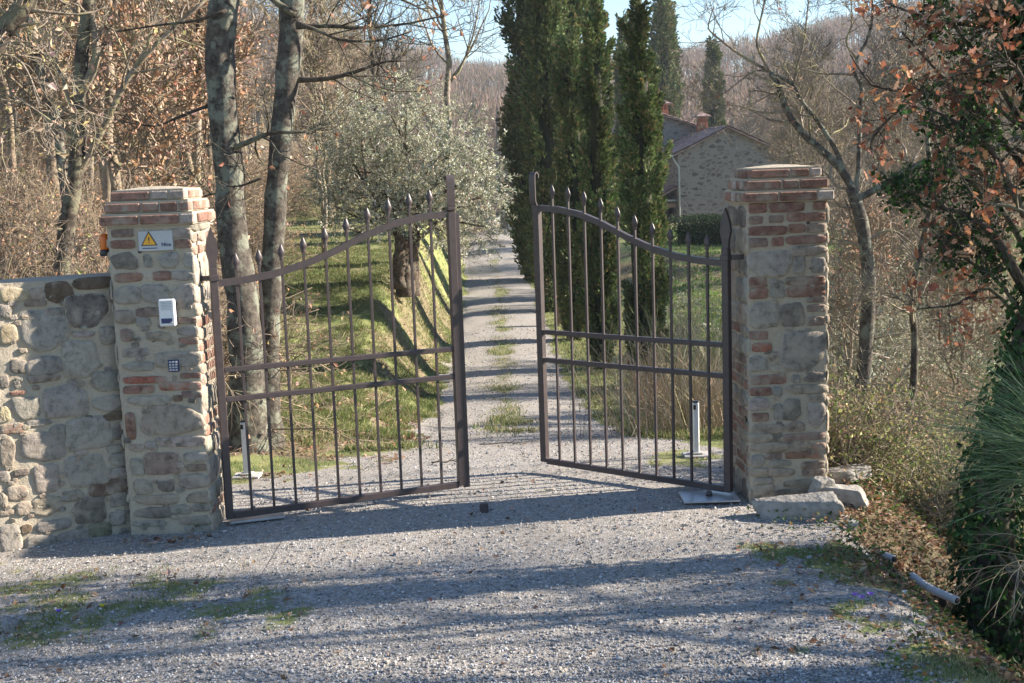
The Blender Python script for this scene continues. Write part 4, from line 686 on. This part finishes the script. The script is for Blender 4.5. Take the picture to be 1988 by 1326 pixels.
# hedge
def hedge(name, label, p0, p1, z, h, d, n, cols, ls, seed):
    rng = rs(seed); u = rng.rand(n); c_ = np.array(p0)[None]*(1-u[:, None])+np.array(p1)[None]*u[:, None]; P = np.stack([c_[:, 0], c_[:, 1], np.zeros(n)], 1)+np.stack([rng.normal(0, d*.3, n), rng.normal(0, d*.3, n), rng.uniform(0, 1, n)**.7*h*(.8+.4*vn(xyz(c_[:, 0], c_[:, 1]), 1.5, 3))], 1); P[:, 2] += z
    o = np.array([*p0, z]); tr = root(name, o, label, 'hedge'); ob('leaves', rel([leaves(P, sph(rng, n), sph(rng, n), ls*rng.uniform(.6, 1.3, n), ls*.6, pal(rng, n, cols, .3))], o), M['leaf'], tr)
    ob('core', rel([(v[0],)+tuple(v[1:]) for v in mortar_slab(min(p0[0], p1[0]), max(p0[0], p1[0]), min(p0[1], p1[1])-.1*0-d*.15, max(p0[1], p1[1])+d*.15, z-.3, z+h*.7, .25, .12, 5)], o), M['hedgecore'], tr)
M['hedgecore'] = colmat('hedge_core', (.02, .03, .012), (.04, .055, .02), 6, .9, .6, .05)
p0 = at(1318, 470, 46)[:2]; p1 = at(1560, 470, 46)[:2]; hedge('hedge', 'dark clipped hedge in front of the farmhouse wall', tuple(p0), tuple(p1), hz(*p0)-.05, 1.15, 1.2, 14000, [(.025, .05, .018), (.04, .075, .025), (.06, .10, .03)], .08, 61)
# ------------------------------------------------------------------ cypresses
def cypress(label, x, y, h, rad, seed, nspray, sl, group='cypresses along the drive', off=0, dark=1., lumps=1.9, top=0):
    rng = rs(seed); z0 = hz(x, y)-.05; npl = int(70+h*rad*26); tt_ = rng.beta(1.05, 1.15, npl); th = rng.uniform(0, 2*pi, npl)
    pf = lambda q: np.interp(q, [0, .04, .15, .4, .7, .88, .96, 1], [.25, .62, .95, 1, .80, .48, .22, .04])
    lm = 1+.28*lumps*(vn(np.stack([np.cos(th)*1.2, np.sin(th)*1.2, tt_*h*.8], 1), 1.3, seed)-.45)*2
    r0 = rad*pf(tt_)*.78*lm; A = np.stack([np.cos(th)*r0, np.sin(th)*r0, tt_*h*.97], 1); out = np.stack([np.cos(th), np.sin(th), np.zeros(npl)], 1); ax = nrm(np.array([0, 0, 1.])+out*rng.uniform(.05, .38, (npl, 1))+.1*rng.normal(size=(npl, 3)))
    pl_ = rng.uniform(.07, .13, npl)*h**.75*1.0; pr = rad*rng.uniform(.13, .36, npl)
    i = rng.randint(0, npl, nspray); s_ = rng.uniform(-.5, 1, nspray); dd = sph(rng, nspray); wprof = np.sqrt(np.clip(1-(np.abs(s_-.05)/1.02)**1.6, .02, 1))
    c_ = A[i]+ax[i]*(s_*pl_[i])[:, None]+dd*(pr[i]*wprof)[:, None]*rng.uniform(.5, 1, (nspray, 1)); c_[:, 2] = np.clip(c_[:, 2], .02, h*1.03)
    d = nrm(ax[i]*.8+out[i]*.35+dd*.6); L = sl*rng.uniform(.6, 1.3, nspray)
    cols = pal(rng, nspray, [(.125, .175, .06), (.17, .225, .085), (.09, .135, .05), (.24, .26, .12)], .22)*dark; tips = rng.rand(nspray) < .07; cols[tips] = np.array([.33, .25, .12])*rng.uniform(.7, 1.2, (tips.sum(), 1))
    cols = cols*(.5+.95*vn(A, 1.4, seed+3)[i])[:, None]*np.where(fbm(A, 2.5, seed+8)[i] > .62, np.array([[1.25], [1.0], [.8]]), 1.).T if 0 else cols*(.5+.95*vn(A, 1.4, seed+3)[i])[:, None]
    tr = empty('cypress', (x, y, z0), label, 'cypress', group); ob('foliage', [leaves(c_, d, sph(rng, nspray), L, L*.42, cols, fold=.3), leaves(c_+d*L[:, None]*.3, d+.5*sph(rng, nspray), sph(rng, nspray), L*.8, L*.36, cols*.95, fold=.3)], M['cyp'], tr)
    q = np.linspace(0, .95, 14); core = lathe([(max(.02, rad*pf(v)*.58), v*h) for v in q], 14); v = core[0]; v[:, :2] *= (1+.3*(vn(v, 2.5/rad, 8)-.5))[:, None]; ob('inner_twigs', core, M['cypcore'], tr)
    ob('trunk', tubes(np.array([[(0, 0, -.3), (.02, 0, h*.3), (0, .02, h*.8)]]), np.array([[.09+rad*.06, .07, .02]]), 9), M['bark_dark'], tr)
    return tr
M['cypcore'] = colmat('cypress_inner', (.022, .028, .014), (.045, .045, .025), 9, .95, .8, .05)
def cy(px_, Y, *a, **k): 
    x = at(px_, 600, Y)[0]; return cypress(a[0], x, Y, *a[1:], **k)
cy(1250, 19.8, 'nearest cypress with ragged side sprays, right of the gap before the house', 6.2, .315, 601, 30000, .08, lumps=1.9)
cy(1168, 23.0, 'narrow cypress second nearest along the drive', 6.9, .28, 602, 24000, .09, lumps=1.2)
cy(1120, 27.5, 'shorter pale topped cypress in front of the tallest ones', 7.0, .36, 603, 24000, .10)
cy(1112, 36, 'tall broad cypress in the middle of the row', 12.5, .74, 604, 30000, .13)
cy(1045, 41, 'huge dark cypress at the left end of the row beside the drive', 13.5, .82, 605, 34000, .14, dark=.85)
cy(1075, 33, 'tall dark cypress second from the left of the row', 11.5, .5, 606, 24000, .12, dark=.85)
FG = 'distant cypresses behind the house'
cy(1222, 66, 'distant cypress partly hidden behind the nearest one', 11.0, .5, 611, 9000, .2, group=FG, dark=.8)
cy(1295, 84, 'distant double topped cypress behind the brick chimney', 15.8, .85, 612, 11000, .24, group=FG, dark=.85); cy(1310, 88, 'right hand spire of the distant double cypress', 13.8, .65, 614, 8000, .24, group=FG, dark=.85)
cy(1390, 92, 'small distant cypress right of the house chimneys', 12.0, .7, 613, 8000, .24, group=FG, dark=.8)
# ------------------------------------------------------------------ olive
rng = rs(701); Yo = 24; b0 = at(786, 550, Yo); o = np.array([b0[0], Yo, hz(b0[0], Yo)]); tr = root('olive_tree', o, 'big silvery olive tree with a gnarled hollow trunk on the bank', 'tree')
tl = [(pxline([(790, 575), (786, 545), (780, 510), (784, 475), (772, 440), (765, 410)], Yo), .20, .10), (pxline([(800, 575, .1), (798, 540, .1), (800, 500, .1), (800, 470, .1), (806, 435), (815, 400)], Yo), .17, .1), (pxline([(778, 560, -.1), (775, 530, -.1), (776, 490, -.1), (775, 455), (755, 420), (740, 395)], Yo), .15, .07), (pxline([(800, 470), (822, 455), (850, 430)], Yo), .06, .03)]
TP, TR = limbset(tl, 26); ob('trunk', rel([tubes(TP, TR, 18, rough=.55, seed=3)], o), M['bark_olive'], tr)
bl = [(700, 250, 60), (760, 225, 70), (820, 240, 65), (880, 270, 60), (660, 330, 55), (730, 320, 80), (800, 330, 85), (870, 340, 75), (925, 340, 55), (650, 400, 45), (710, 400, 60), (780, 400, 55), (850, 410, 55), (915, 400, 50), (940, 440, 34), (700, 200, 35), (790, 190, 35), (670, 270, 40), (955, 380, 30), (640, 360, 30), (905, 450, 35), (860, 450, 30), (660, 440, 26), (735, 430, 28)]
bl = np.array(bl, float); BC = np.array([at(q[0], q[1], Yo+d) for q, d in zip(bl, rng.normal(0, .9, len(bl)))]); BRd = bl[:, 2]/F_*Yo*.95
n = 1500; i = rng.choice(len(bl), n, p=(BRd**2/np.sum(BRd**2))); dd = sph(rng, n); dd[:, 2] = dd[:, 2]*.9+.05; c0 = BC[i]+dd*(BRd[i]*rng.uniform(.45, 1, n))[:, None]
d = nrm(dd*.6+np.array([0, 0, .55])+.4*rng.normal(size=(n, 3))); L = rng.uniform(.25, .55, (n, 1)); hang = rng.rand(n) < .3; d[hang, 2] -= .9; d = nrm(d); SP = np.empty((n, 5, 3)); cur = c0; SP[:, 0] = c0
for k in range(1, 5): d = nrm(d+.1*rng.normal(size=d.shape)+np.array([0, 0, -.06])); cur = cur+d*L/4; SP[:, k] = cur
m_ = 46000; ii = rng.randint(0, n, m_); x = rng.uniform(0, 1, m_)*3.99; j = x.astype(int); f = (x-j)[:, None]; cc = SP[ii, j]*(1-f)+SP[ii, j+1]*f; td = nrm(SP[ii, j+1]-SP[ii, j]); ld = nrm(td*.7+sph(rng, m_)); OLC = [(.36, .37, .26), (.50, .51, .41), (.25, .27, .16), (.68, .68, .60), (.42, .42, .30)]
ob('foliage', rel([leaves(cc, ld, sph(rng, m_), rng.uniform(.05, .095, m_), rng.uniform(.014, .024, m_), pal(rng, m_, OLC, .2), fold=.1)], o), M['leaf'], tr)
LL = []; 
for q in range(len(bl)): s0 = TP[q % 3][-1]; mid_ = (s0+BC[q])/2+rng.normal(0, .15, 3); LL.append((np.array([s0, mid_, BC[q]]), .045, .012))
LP, LR = limbset(LL, 8); tw, lv = finetwigs(LP, LR, rng, (.6, .4), (7, 5), 45); ob('branches', rel([tubes(LP, LR, 6), tubes(SP, np.full((n, 5), .004), 3)]+tw, o), M['bark_olive'], tr)
# ------------------------------------------------------------------ prototypes of woodland trees
def proto(seed, h, bark, r=.14, lean=.1, nl=12, tw=((3.2, 1.7, .9, .5), (12, 7, 5, 4)), leaf=None, fork=False, up=.12, rmin=.0085, ang=46):
    rng = rs(seed); K = 14; base = np.array([(rng.normal(0, .02)*h*(k/K)+lean*h*(k/K)**1.4*rng.uniform(.8, 1.2), rng.normal(0, .015)*h*(k/K), h*.93*k/(K-1)) for k in range(K)]); TP = [base]; TR = [np.linspace(r, r*.15, K)]
    if fork: b2 = base.copy(); b2[:, 0] = -b2[:, 0]*.8-.02*np.arange(K)**1.3*.3; b2[:, 1] += .03*np.arange(K); TP.append(b2*np.array([1, 1, .92])); TR.append(np.linspace(r*.8, r*.12, K))
    TP = np.array(TP); TR = np.array(TR); L0 = [v*h/10 for v in tw[0]]
    c1, r1_ = kids(TP, TR, tw[1][0], L0[0], ang, 7, up, .12, .28, .97, .5, rng, .3, .55); parts = [tubes(c1, np.maximum(r1_, rmin*1.3), 4)]; cur = (c1, r1_); last = c1
    for k in range(1, len(L0)):
        c_, r_ = kids(cur[0], cur[1], tw[1][k], L0[k], 42, 4, up*.6, .16, .2, 1, .6, rng, .4, .4); r_ = np.maximum(r_, rmin); parts.append(tubes(c_, r_, 3)); cur = (c_, r_); last = c_
    tr = root('bare_tree', (0, 0, -300), 'x'); KIDS[tr.name] = [ob('trunk', tubes(TP, TR, 8, rough=.1, seed=seed), M[bark], tr), ob('crown', parts, M[bark], tr)]
    if leaf: KIDS[tr.name].append(ob('dry_leaves', leafcloud(rng, last, *leaf), M['dry'], tr))
    return tr
PK = [(.48, .29, .19), (.55, .38, .28), (.40, .23, .13), (.56, .42, .32)]
protos = dict(a=proto(1, 11, 'bark_tan', .13), b=proto(2, 12, 'bark_tan', .12, -.08, fork=True), c=proto(3, 9.5, 'bark_tan', .10, .12, leaf=(2400, .085, .055, PK)), d=proto(4, 13, 'bark_twig', .15, .03, tw=((2.8, 1.6, .9, .5), (16, 7, 5, 4))), e=proto(5, 10, 'bark_twig', .11, -.1, fork=True, leaf=(500, .1, .06, ORG)),
              h=proto(8, 10.5, 'bark_tan', .16, .04, tw=((3.0, 1.5, .8), (8, 5, 4)), rmin=.005), f=proto(6, 7.5, 'bark_tan', .08, .1, leaf=(3800, .085, .055, PK)), g=proto(7, 12.5, 'bark_dark', .16, .05, tw=((3., 1.7, .9, .5), (14, 7, 5, 4)), up=.2))
USED = set()
def plant(k, x, y, s_, rz, label, group=None, name=None, cat='tree'):
    p_ = protos[k]
    if k in USED: q = copy_tree(p_)
    else: q = p_; USED.add(k)
    q.location = (x, y, hz(x, y)-.1); q.rotation_euler = (0, 0, rz); q.scale = (s_, s_, s_*1.02); q['label'] = label; q['category'] = cat
    if group: q['group'] = group
    elif 'group' in q: del q['group']
    return q
# individually seen trees
def pt(px_, Y): return at(px_, 400, Y)[0], Y
plant('d', *pt(872, 46), 1.18, .4, 'tallest bare tree behind the olive, ivy on its lower trunk'); plant('g', *pt(742, 49), 1.0, 2.0, 'tall forked bare tree left of the ivy trunked one behind the olive')
plant('b', *pt(640, 38), .95, 1.0, 'pale twin stemmed bare tree between the oak and the olive'); plant('a', *pt(660, 52), 1.0, 3, 'bare tree behind the pale twin stemmed one'); plant('e', *pt(625, 30), .62, 5, 'small tree with a few orange leaves left of the olive')
iv = rs(9); n = 1500; bx_, by_ = pt(872, 46); bzz = hz(bx_, by_); th = iv.uniform(0, 6.28, n); zz = iv.uniform(0, 4.2, n); ivy = ob('ivy', leaves(np.stack([bx_+np.cos(th)*.25*(1-zz/7), by_+np.sin(th)*.25*(1-zz/7), bzz+zz], 1), sph(iv, n), sph(iv, n), .12, .1, pal(iv, n, IVY, .3)), M['leaf']); tag(ivy, 'green ivy climbing the trunk of the tallest bare tree behind the olive', 'ivy')
rng = rs(77)
def scatter(n, f, keys, sr, label, group, mind=1.6):
    pts = []
    for _ in range(n*30):
        if len(pts) >= n: break
        x, y = f(rng)
        if all((x-a)**2+(y-b2)**2 > mind**2 for a, b2 in pts): pts.append((x, y))
    for x, y in pts: plant(keys[rng.randint(len(keys))], x, y, rng.uniform(*sr), rng.uniform(0, 6.28), label, group)
def fleft(r_):
    y = 13+47*r_.rand()**.8; px_ = r_.uniform(-120, 425 if y > 33 else (410 if y > 20 else 330)); return at(px_, 400, y)[0], y
scatter(62, fleft, 'abcefd', (.7, 1.05), 'bare tree in the sunlit wood left of the oak', 'bare trees in the left wood', 1.7)
def fleft2(r_):
    y = 30+32*r_.rand(); px_ = r_.uniform(-100, 400); return at(px_, 400, y)[0], y
scatter(30, fleft2, 'afbced', (.6, .85), 'smaller bare tree deep in the left wood', 'small bare trees deep in the left wood', 1.8)
def fback(r_):
    while 1:
        y = 84+44*r_.rand(); px_ = r_.uniform(-50, 2050)
        if not (1160 < px_ < 1480 and y < 100) and y > 0: return at(px_, 400, y)[0], y
scatter(60, fback, 'adbgef', (.55, .8), 'bare tree in the wood beyond the lawn and the house', 'bare trees in the far wood', 2.6)
def fright(r_):
    y = 34+30*r_.rand(); px_ = r_.uniform(1490, 2080)
    return at(px_, 400, y)[0], y
scatter(16, fright, 'abegcd', (.5, .75), 'bare tree in the valley beyond the meadow on the right', 'bare trees in the valley', 2.6)
def fsap(r_):
    y = 15+14*r_.rand(); px_ = r_.uniform(1600, 1990); return at(px_, 400, y)[0], y
scatter(11, fsap, 'baedc', (.30, .46), 'thin bare sapling in the brush behind the right pillar', 'saplings behind the right pillar', .8)
# trees just right of the frame, whose shade falls across the drive
for k, (x, y, s__, key) in enumerate([(7.5, 5.75, .85, 'h'), (9.5, 6.8, .8, 'h'), (15, 6.3, .95, 'h'), (11.5, 5.2, .85, 'h'), (12.5, 6.7, .9, 'h'), (21, 9.2, .9, 'g'), (13, 10.8, .75, 'h'), (17, 14.5, .8, 'h'), (24, 24, .8, 'b'), (6.2, 6.55, .5, 'h'), (10.5, 6.05, .9, 'd'), (8.6, 5.0, .8, 'g'), (14, 5.0, .9, 'g')]):
    plant(key, x, y, s__, k*1.3, 'bare tree just outside the frame on the right bank', 'bare trees right of the frame')
for k, (x, y, h, rad) in enumerate([(16, 8.6, 8.5, 1.1), (20, 6.6, 9, .9)]): pass
for k in [k_ for k_ in protos if k_ not in USED]:
    for ch in KIDS[protos[k].name]: bpy.data.objects.remove(ch)
    bpy.data.objects.remove(protos[k])
# thickets under the left wood
th_p = [shrub('thicket', 'tan thicket of bare stems under the left wood', 0, 0, 2.0, 1.6, 800+k, 40, 650+500*k, PK+[(.3, .27, .12)], .05, .6, bark='bark_tan', group='thickets under the left wood', tw=((.9, .5), (8, 5)), rs_=.010, z=-300, leafm='dry', arch=.2) for k in range(3)]
USEDT = set()
def thicket(k, x, y, s__, rz, label, group):
    q = th_p[k] if k not in USEDT else copy_tree(th_p[k]); USEDT.add(k); q.location = (x, y, hz(x, y)-.05); q.rotation_euler = (0, 0, rz); q.scale = (s__,)*3; q['label'] = label; q['group'] = group
for q in range(90):
    y = 10.5+28*rng.rand()**1.1; px_ = rng.uniform(-80, 345 if y < 24 else 520); x = at(px_, 400, y)[0]; thicket(q % 3, x, y, rng.uniform(.6, 1.15), rng.uniform(0, 6), 'tan thicket of bare stems under the left wood', 'thickets under the left wood')
for q in range(40):
    y = 28+30*rng.rand(); px_ = rng.uniform(-50, 560 if y > 42 else 430); x = at(px_, 400, y)[0]; thicket(q % 3, x, y, rng.uniform(.9, 1.3), rng.uniform(0, 6), 'tan thicket of bare stems under the left wood', 'thickets under the left wood')
for q in range(30):
    y = 40+30*rng.rand(); px_ = rng.choice([rng.uniform(560, 930), rng.uniform(1480, 2000), rng.uniform(1480, 2000)]); x = at(px_, 400, y)[0]; thicket(q % 3, x, y, rng.uniform(.9, 1.4), rng.uniform(0, 6), 'brown thicket at the edge of the far wood', 'thickets at the far wood edge')
for q in range(34):
    y = 13.5+17*rng.rand(); px_ = rng.uniform(1580, 2020); x = at(px_, 400, y)[0]; thicket(q % 3, x, y, rng.uniform(.5, .8), rng.uniform(0, 6), 'brown leafless thicket on the slope right of the pillar', 'thickets right of the pillar')
# far wooded hill: one mass of small bare crowns
def farwood(n, seed):
    rng = rs(seed); X = []; k = 0
    y = 112+230*rng.rand(n)**.85; x = y*rng.uniform(-.5, .5, n); z = Hgt(x, y); h = rng.uniform(6, 10, n); m_ = 130; i = np.repeat(np.arange(n), m_); N_ = n*m_
    dd = sph(rng, N_); dd[:, 2] = np.abs(dd[:, 2])*1.0-.15; rad = rng.uniform(.3, 1, N_)**.5; c_ = np.stack([x[i], y[i], z[i]+h[i]*.52], 1)+dd*np.stack([h[i]*.36, h[i]*.36, h[i]*.46], 1)*rad[:, None]
    d = nrm(dd+np.array([0, 0, .7])+.35*rng.normal(size=(N_, 3))); tone = rng.uniform(.75, 1.25, n)[i][:, None]; col = pal(rng, N_, [(.20, .155, .125), (.27, .215, .17), (.16, .12, .10), (.24, .17, .12)], .15)*tone
    gre = (rng.rand(n) < .05)[i]; col[gre] = np.array([.06, .08, .035])*rng.uniform(.7, 1.2, (gre.sum(), 1))
    TP = np.stack([np.stack([x, y, z-.5], 1), np.stack([x+rng.normal(0, .3, n), y, z+h*.8], 1)], 1); tk = tubes(TP, np.stack([np.full(n, .14), np.full(n, .05)], 1), 3, np.full((n, 3), .2))
    return [leaves(c_, d, sph(rng, N_), rng.uniform(.7, 1.5, N_)*h[i]*.12, rng.uniform(.05, .13, N_), col, fold=.1), tk]
tag(ob('far_wood', farwood(3000, 31), M['dry']), 'mass of leafless brown trees covering the far hillside', 'wood', kind='stuff')
# ------------------------------------------------------------------ ground cover
rng = rs(88)
def inview(n, y0, y1, pw=1., x0=-.46, x1=.46):
    y = y0+(y1-y0)*rng.rand(n)**pw; x = y*rng.uniform(x0, x1, n); return x, y
# pebbles
n = 95000; x, y = inview(n, 4.6, 30, 2.6); g, gr, li = masks(x, y); k = (rng.rand(n) < g*.95+.12*(gr)-.5*li*(x > 0)) & (x < 1.88+.1*np.sin(y*5)) & ~((x < -2.4) & (y > 7.3)); x, y = x[k], y[k]; n = len(x)
bm = bmesh.new(); bmesh.ops.create_icosphere(bm, subdivisions=1, radius=1); iv_, if_ = bmdata(bm); nv = len(iv_); s__ = .0034+.0056*rng.rand(n)**2.2; big = rng.rand(n) < .006; s__[big] *= 2.2; s__ *= 1+np.maximum(0, y-9)*.07
sh_ = rng.uniform(.6, 1.3, (n, 3)); sh_[:, 2] *= .65; a_ = rng.uniform(0, 6.28, n); jit = 1+.22*rng.normal(size=(n, nv, 1)); L_ = iv_[None]*sh_[:, None, :]*jit*s__[:, None, None]; cx_ = L_[..., 0]*np.cos(a_)[:, None]-L_[..., 1]*np.sin(a_)[:, None]; cy_ = L_[..., 0]*np.sin(a_)[:, None]+L_[..., 1]*np.cos(a_)[:, None]
V = np.stack([cx_+x[:, None], cy_+y[:, None], L_[..., 2]+(Hgt(x, y)+.006+s__*.15)[:, None]], -1).reshape(-1, 3); Fc = (if_[0][None]+(np.arange(n)*nv)[:, None, None]).reshape(-1, 3); pc = np.array([(.33, .325, .32), (.42, .41, .40), (.25, .245, .24), (.52, .51, .49), (.17, .165, .165), (.40, .35, .29)])[rng.randint(0, 6, n)]*rng.uniform(.75, 1.08, (n, 1))*np.array([.97, .985, 1.02])
M['pebble'] = leafmat('pebble', .8, 0.)
tag(ob('gravel', (V, Fc, np.repeat(pc, nv, 0), 0, False), M['pebble']), 'loose pale grey limestone gravel scattered over the drive', 'gravel', kind='stuff')
def blades(n, y0, y1, hgt, wd, pw, cols, seed, x0=-.46, x1=.46, thr=.3, keep=None, lean=.5):
    x, y = inview(n, y0, y1, pw, x0, x1); g, gr, li = masks(x, y); cl = vn(xyz(x, y), 5, 3); k = rng.rand(n) < np.clip((gr-thr)*1.6, 0, 1)*S((cl-.2)*3)*(1-.45*li)
    if keep is not None: k &= keep(x, y)
    x, y = x[k], y[k]; n = len(x); h = hgt*rng.uniform(.4, 1.3, n)*(.6+.8*cl[k]); d = nrm(np.array([0, 0, 1.])+lean*rng.normal(size=(n, 3))*np.array([1, 1, .2])); return leaves(xyz(x, y, Hgt(x, y)), d, sph(rng, n), h, wd*rng.uniform(.5, 1.4, n), pal(rng, n, cols, .25), fold=.2)
GC = [(.09, .14, .035), (.12, .175, .05), (.07, .115, .03), (.20, .22, .09), (.34, .31, .17)]
nl = lambda x, y: ~((x < -1.6) & (y > 7.25) & (y < 7.95)) & ~((x < -2.4+(y-7.4)*.0) & (y > 7.0+(x+2.4)*.5) & (y < 8.0))
tag(ob('grass', [blades(150000, 4.6, 10.5, .035, .0035, 1.1, GC, 1, thr=.32, keep=nl), blades(220000, 10.5, 34, .075, .009, 1.3, GC+[(.30, .27, .14), (.26, .24, .11)], 2, -.34, .2, thr=.12), blades(130000, 13, 32, .085, .009, 1.1, [(.10, .15, .04), (.16, .20, .06), (.28, .27, .13), (.12, .17, .05)], 11, -.2, -.03, thr=.1, lean=.8), blades(60000, 25, 60, .09, .02, 1.2, GC+[(.30, .27, .14)], 7, -.3, .3, thr=.15), blades(110000, 14, 60, .11, .03, 1.2, [(.08, .17, .03), (.11, .22, .04), (.16, .23, .07)], 3, .12, .46, thr=.2)], M['grass']), 'short green and straw coloured grass on the verges and lawn', 'grass', kind='stuff')
def litter(n, y0, y1, size, pw, thr=.25, x0=-.46, x1=.46):
    x, y = inview(n, y0, y1, pw, x0, x1); g, gr, li = masks(x, y); k = (rng.rand(n) < np.clip((li-thr)*1.3, 0, 1)*.9+.012*(y < 11)+.10*gr*(y < 7.5)) & nl(x, y); x, y = x[k], y[k]; n = len(x); d = sph(rng, n)*np.array([1, 1, .3]); up = nrm(np.array([0, 0, 1.])+.45*rng.normal(size=(n, 3))); return leaves(xyz(x, y, Hgt(x, y)+.012), d, up, size*rng.uniform(.6, 1.3, n), size*.55*rng.uniform(.6, 1.2, n), pal(rng, n, [(.30, .18, .11), (.40, .27, .18), (.20, .11, .065), (.48, .36, .26), (.13, .08, .05)], .2), fold=.25)
tag(ob('fallen_leaves', [litter(26000, 4.7, 12, .045, 1.1), litter(16000, 5, 9.5, .045, 1., .2, .18, .46), litter(90000, 12, 48, .07, 1.3)], M['dry']), 'brown fallen oak leaves lying on the lawn, bank and wall foot', 'leaves', kind='stuff')
x, y = 1.2+2.5*rng.rand(9000), 4.5+4.2*rng.rand(9000); cl = fbm(xyz(x, y), 3, 12); k = (cl > .46) & (rng.rand(9000) < S((x-1.25-.5*(cl-.5))/.7)) & ~((x < 2.1) & (y > 7.4)); x, y = x[k], y[k]; n = len(x); h = rng.uniform(.01, .09, n)
tag(ob('low_weeds', leaves(xyz(x, y, Hgt(x, y)+h), nrm(sph(rng, n)*np.array([1, 1, .4])), nrm(np.array([0, 0, 1.])+.6*rng.normal(size=(n, 3))), rng.uniform(.018, .045, n), rng.uniform(.012, .03, n), pal(rng, n, [(.05, .10, .025), (.09, .15, .03), (.03, .06, .018), (.17, .16, .06), (.24, .12, .05)], .25)), M['leaf']), 'small broad leaved weeds covering the bank edge on the right', 'weeds', kind='stuff')
# twigs lying on the gravel
for k, (px_, py_, Y, L_, an, lab) in enumerate([(990, 826, 10.6, .55, .15, 'dark dead twig lying across the gravel inside the gate'), (870, 893, 9.1, .25, .2, 'short dark twig beside the left gate leaf foot'), (1010, 770, 13, .5, -.1, 'dead twig lying on the far gravel')]):
    r_ = rs(900+k); p_ = at(px_, py_, Y); x0_, y0_ = p_[0], Y; ln = np.array([(q*L_*cos(an)-.5*L_, q*L_*sin(an)*.5+r_.normal(0, .01), .02+r_.uniform(0, .012)) for q in np.linspace(0, 1, 6)]); P, R = limbset([(ln, .006, .003)], 10); P2, R2 = kids(P, R, 5, .18, 30, 4, 0, .1, .2, .9, .7, r_)
    P2[..., 2] = np.clip(P2[..., 2], .008, .04); tag(ob('fallen_twig', [tubes(P, R, 5), tubes(P2, R2, 3)], M['bark_dark'], None, (x0_, y0_, hz(x0_, y0_))), lab, 'twig')
# flowers
def flower(px_, py_, Y, label, cols, pet, seed):
    r_ = rs(seed); p_ = at(px_, py_, Y); x0_, y0_ = p_[0], Y; e = empty('wild_flower', (x0_, y0_, hz(x0_, y0_)), label, 'flower'); th = np.arange(pet)*2*pi/pet; d = np.stack([np.cos(th)*.7, np.sin(th)*.7, np.full(pet, .6)], 1); c_ = np.repeat(np.array([[0, 0, .045]]), pet, 0)
    ob('petals', leaves(c_, d, np.tile([[0, 0, 1.]], (pet, 1)), .026, .014, pal(r_, pet, cols, .08)), M['leaf'], e); ob('stem', tubes(np.array([[(0, 0, 0), (.003, 0, .045)]]), np.full((1, 2), .0015), 4, np.array([[.1, .2, .05]])), M['stem'], e)
PU = [(.20, .12, .55), (.26, .16, .6)]
flower(1660, 1210, 5.62, 'purple wild flower at the edge of the right verge', PU, 6, 1); flower(1673, 1212, 5.58, 'second purple flower beside the first on the right verge', PU, 6, 2); flower(1690, 1207, 5.62, 'purple flower nearest the ivy trunk on the right verge', PU, 6, 3)
flower(1757, 1183, 5.75, 'single white daisy on the right verge', [(.75, .75, .75)], 9, 4); flower(118, 1232, 5.8, 'purple violet in the grass patch before the wall', PU, 5, 5); flower(201, 1213, 5.85, 'yellow flower in the grass patch before the wall', [(.7, .55, .05)], 6, 6)

# ------------------------------------------------------------------ haze: one closed box of air round everything
hm = bpy.data.materials.new('haze'); hm.use_nodes = True; ht = hm.node_tree; ht.nodes.clear(); ho = ht.nodes.new('ShaderNodeOutputMaterial'); pvn = ht.nodes.new('ShaderNodeVolumePrincipled'); pvn.inputs['Density'].default_value = .0004; pvn.inputs['Color'].default_value = (.75, .85, 1, 1); ht.links.new(pvn.outputs[0], ho.inputs['Volume'])
tag(ob('haze', box(0, 270, 28, 900, 640, 80), hm), 'thin blue haze in the air over the valley and hillside', 'haze', kind='stuff')
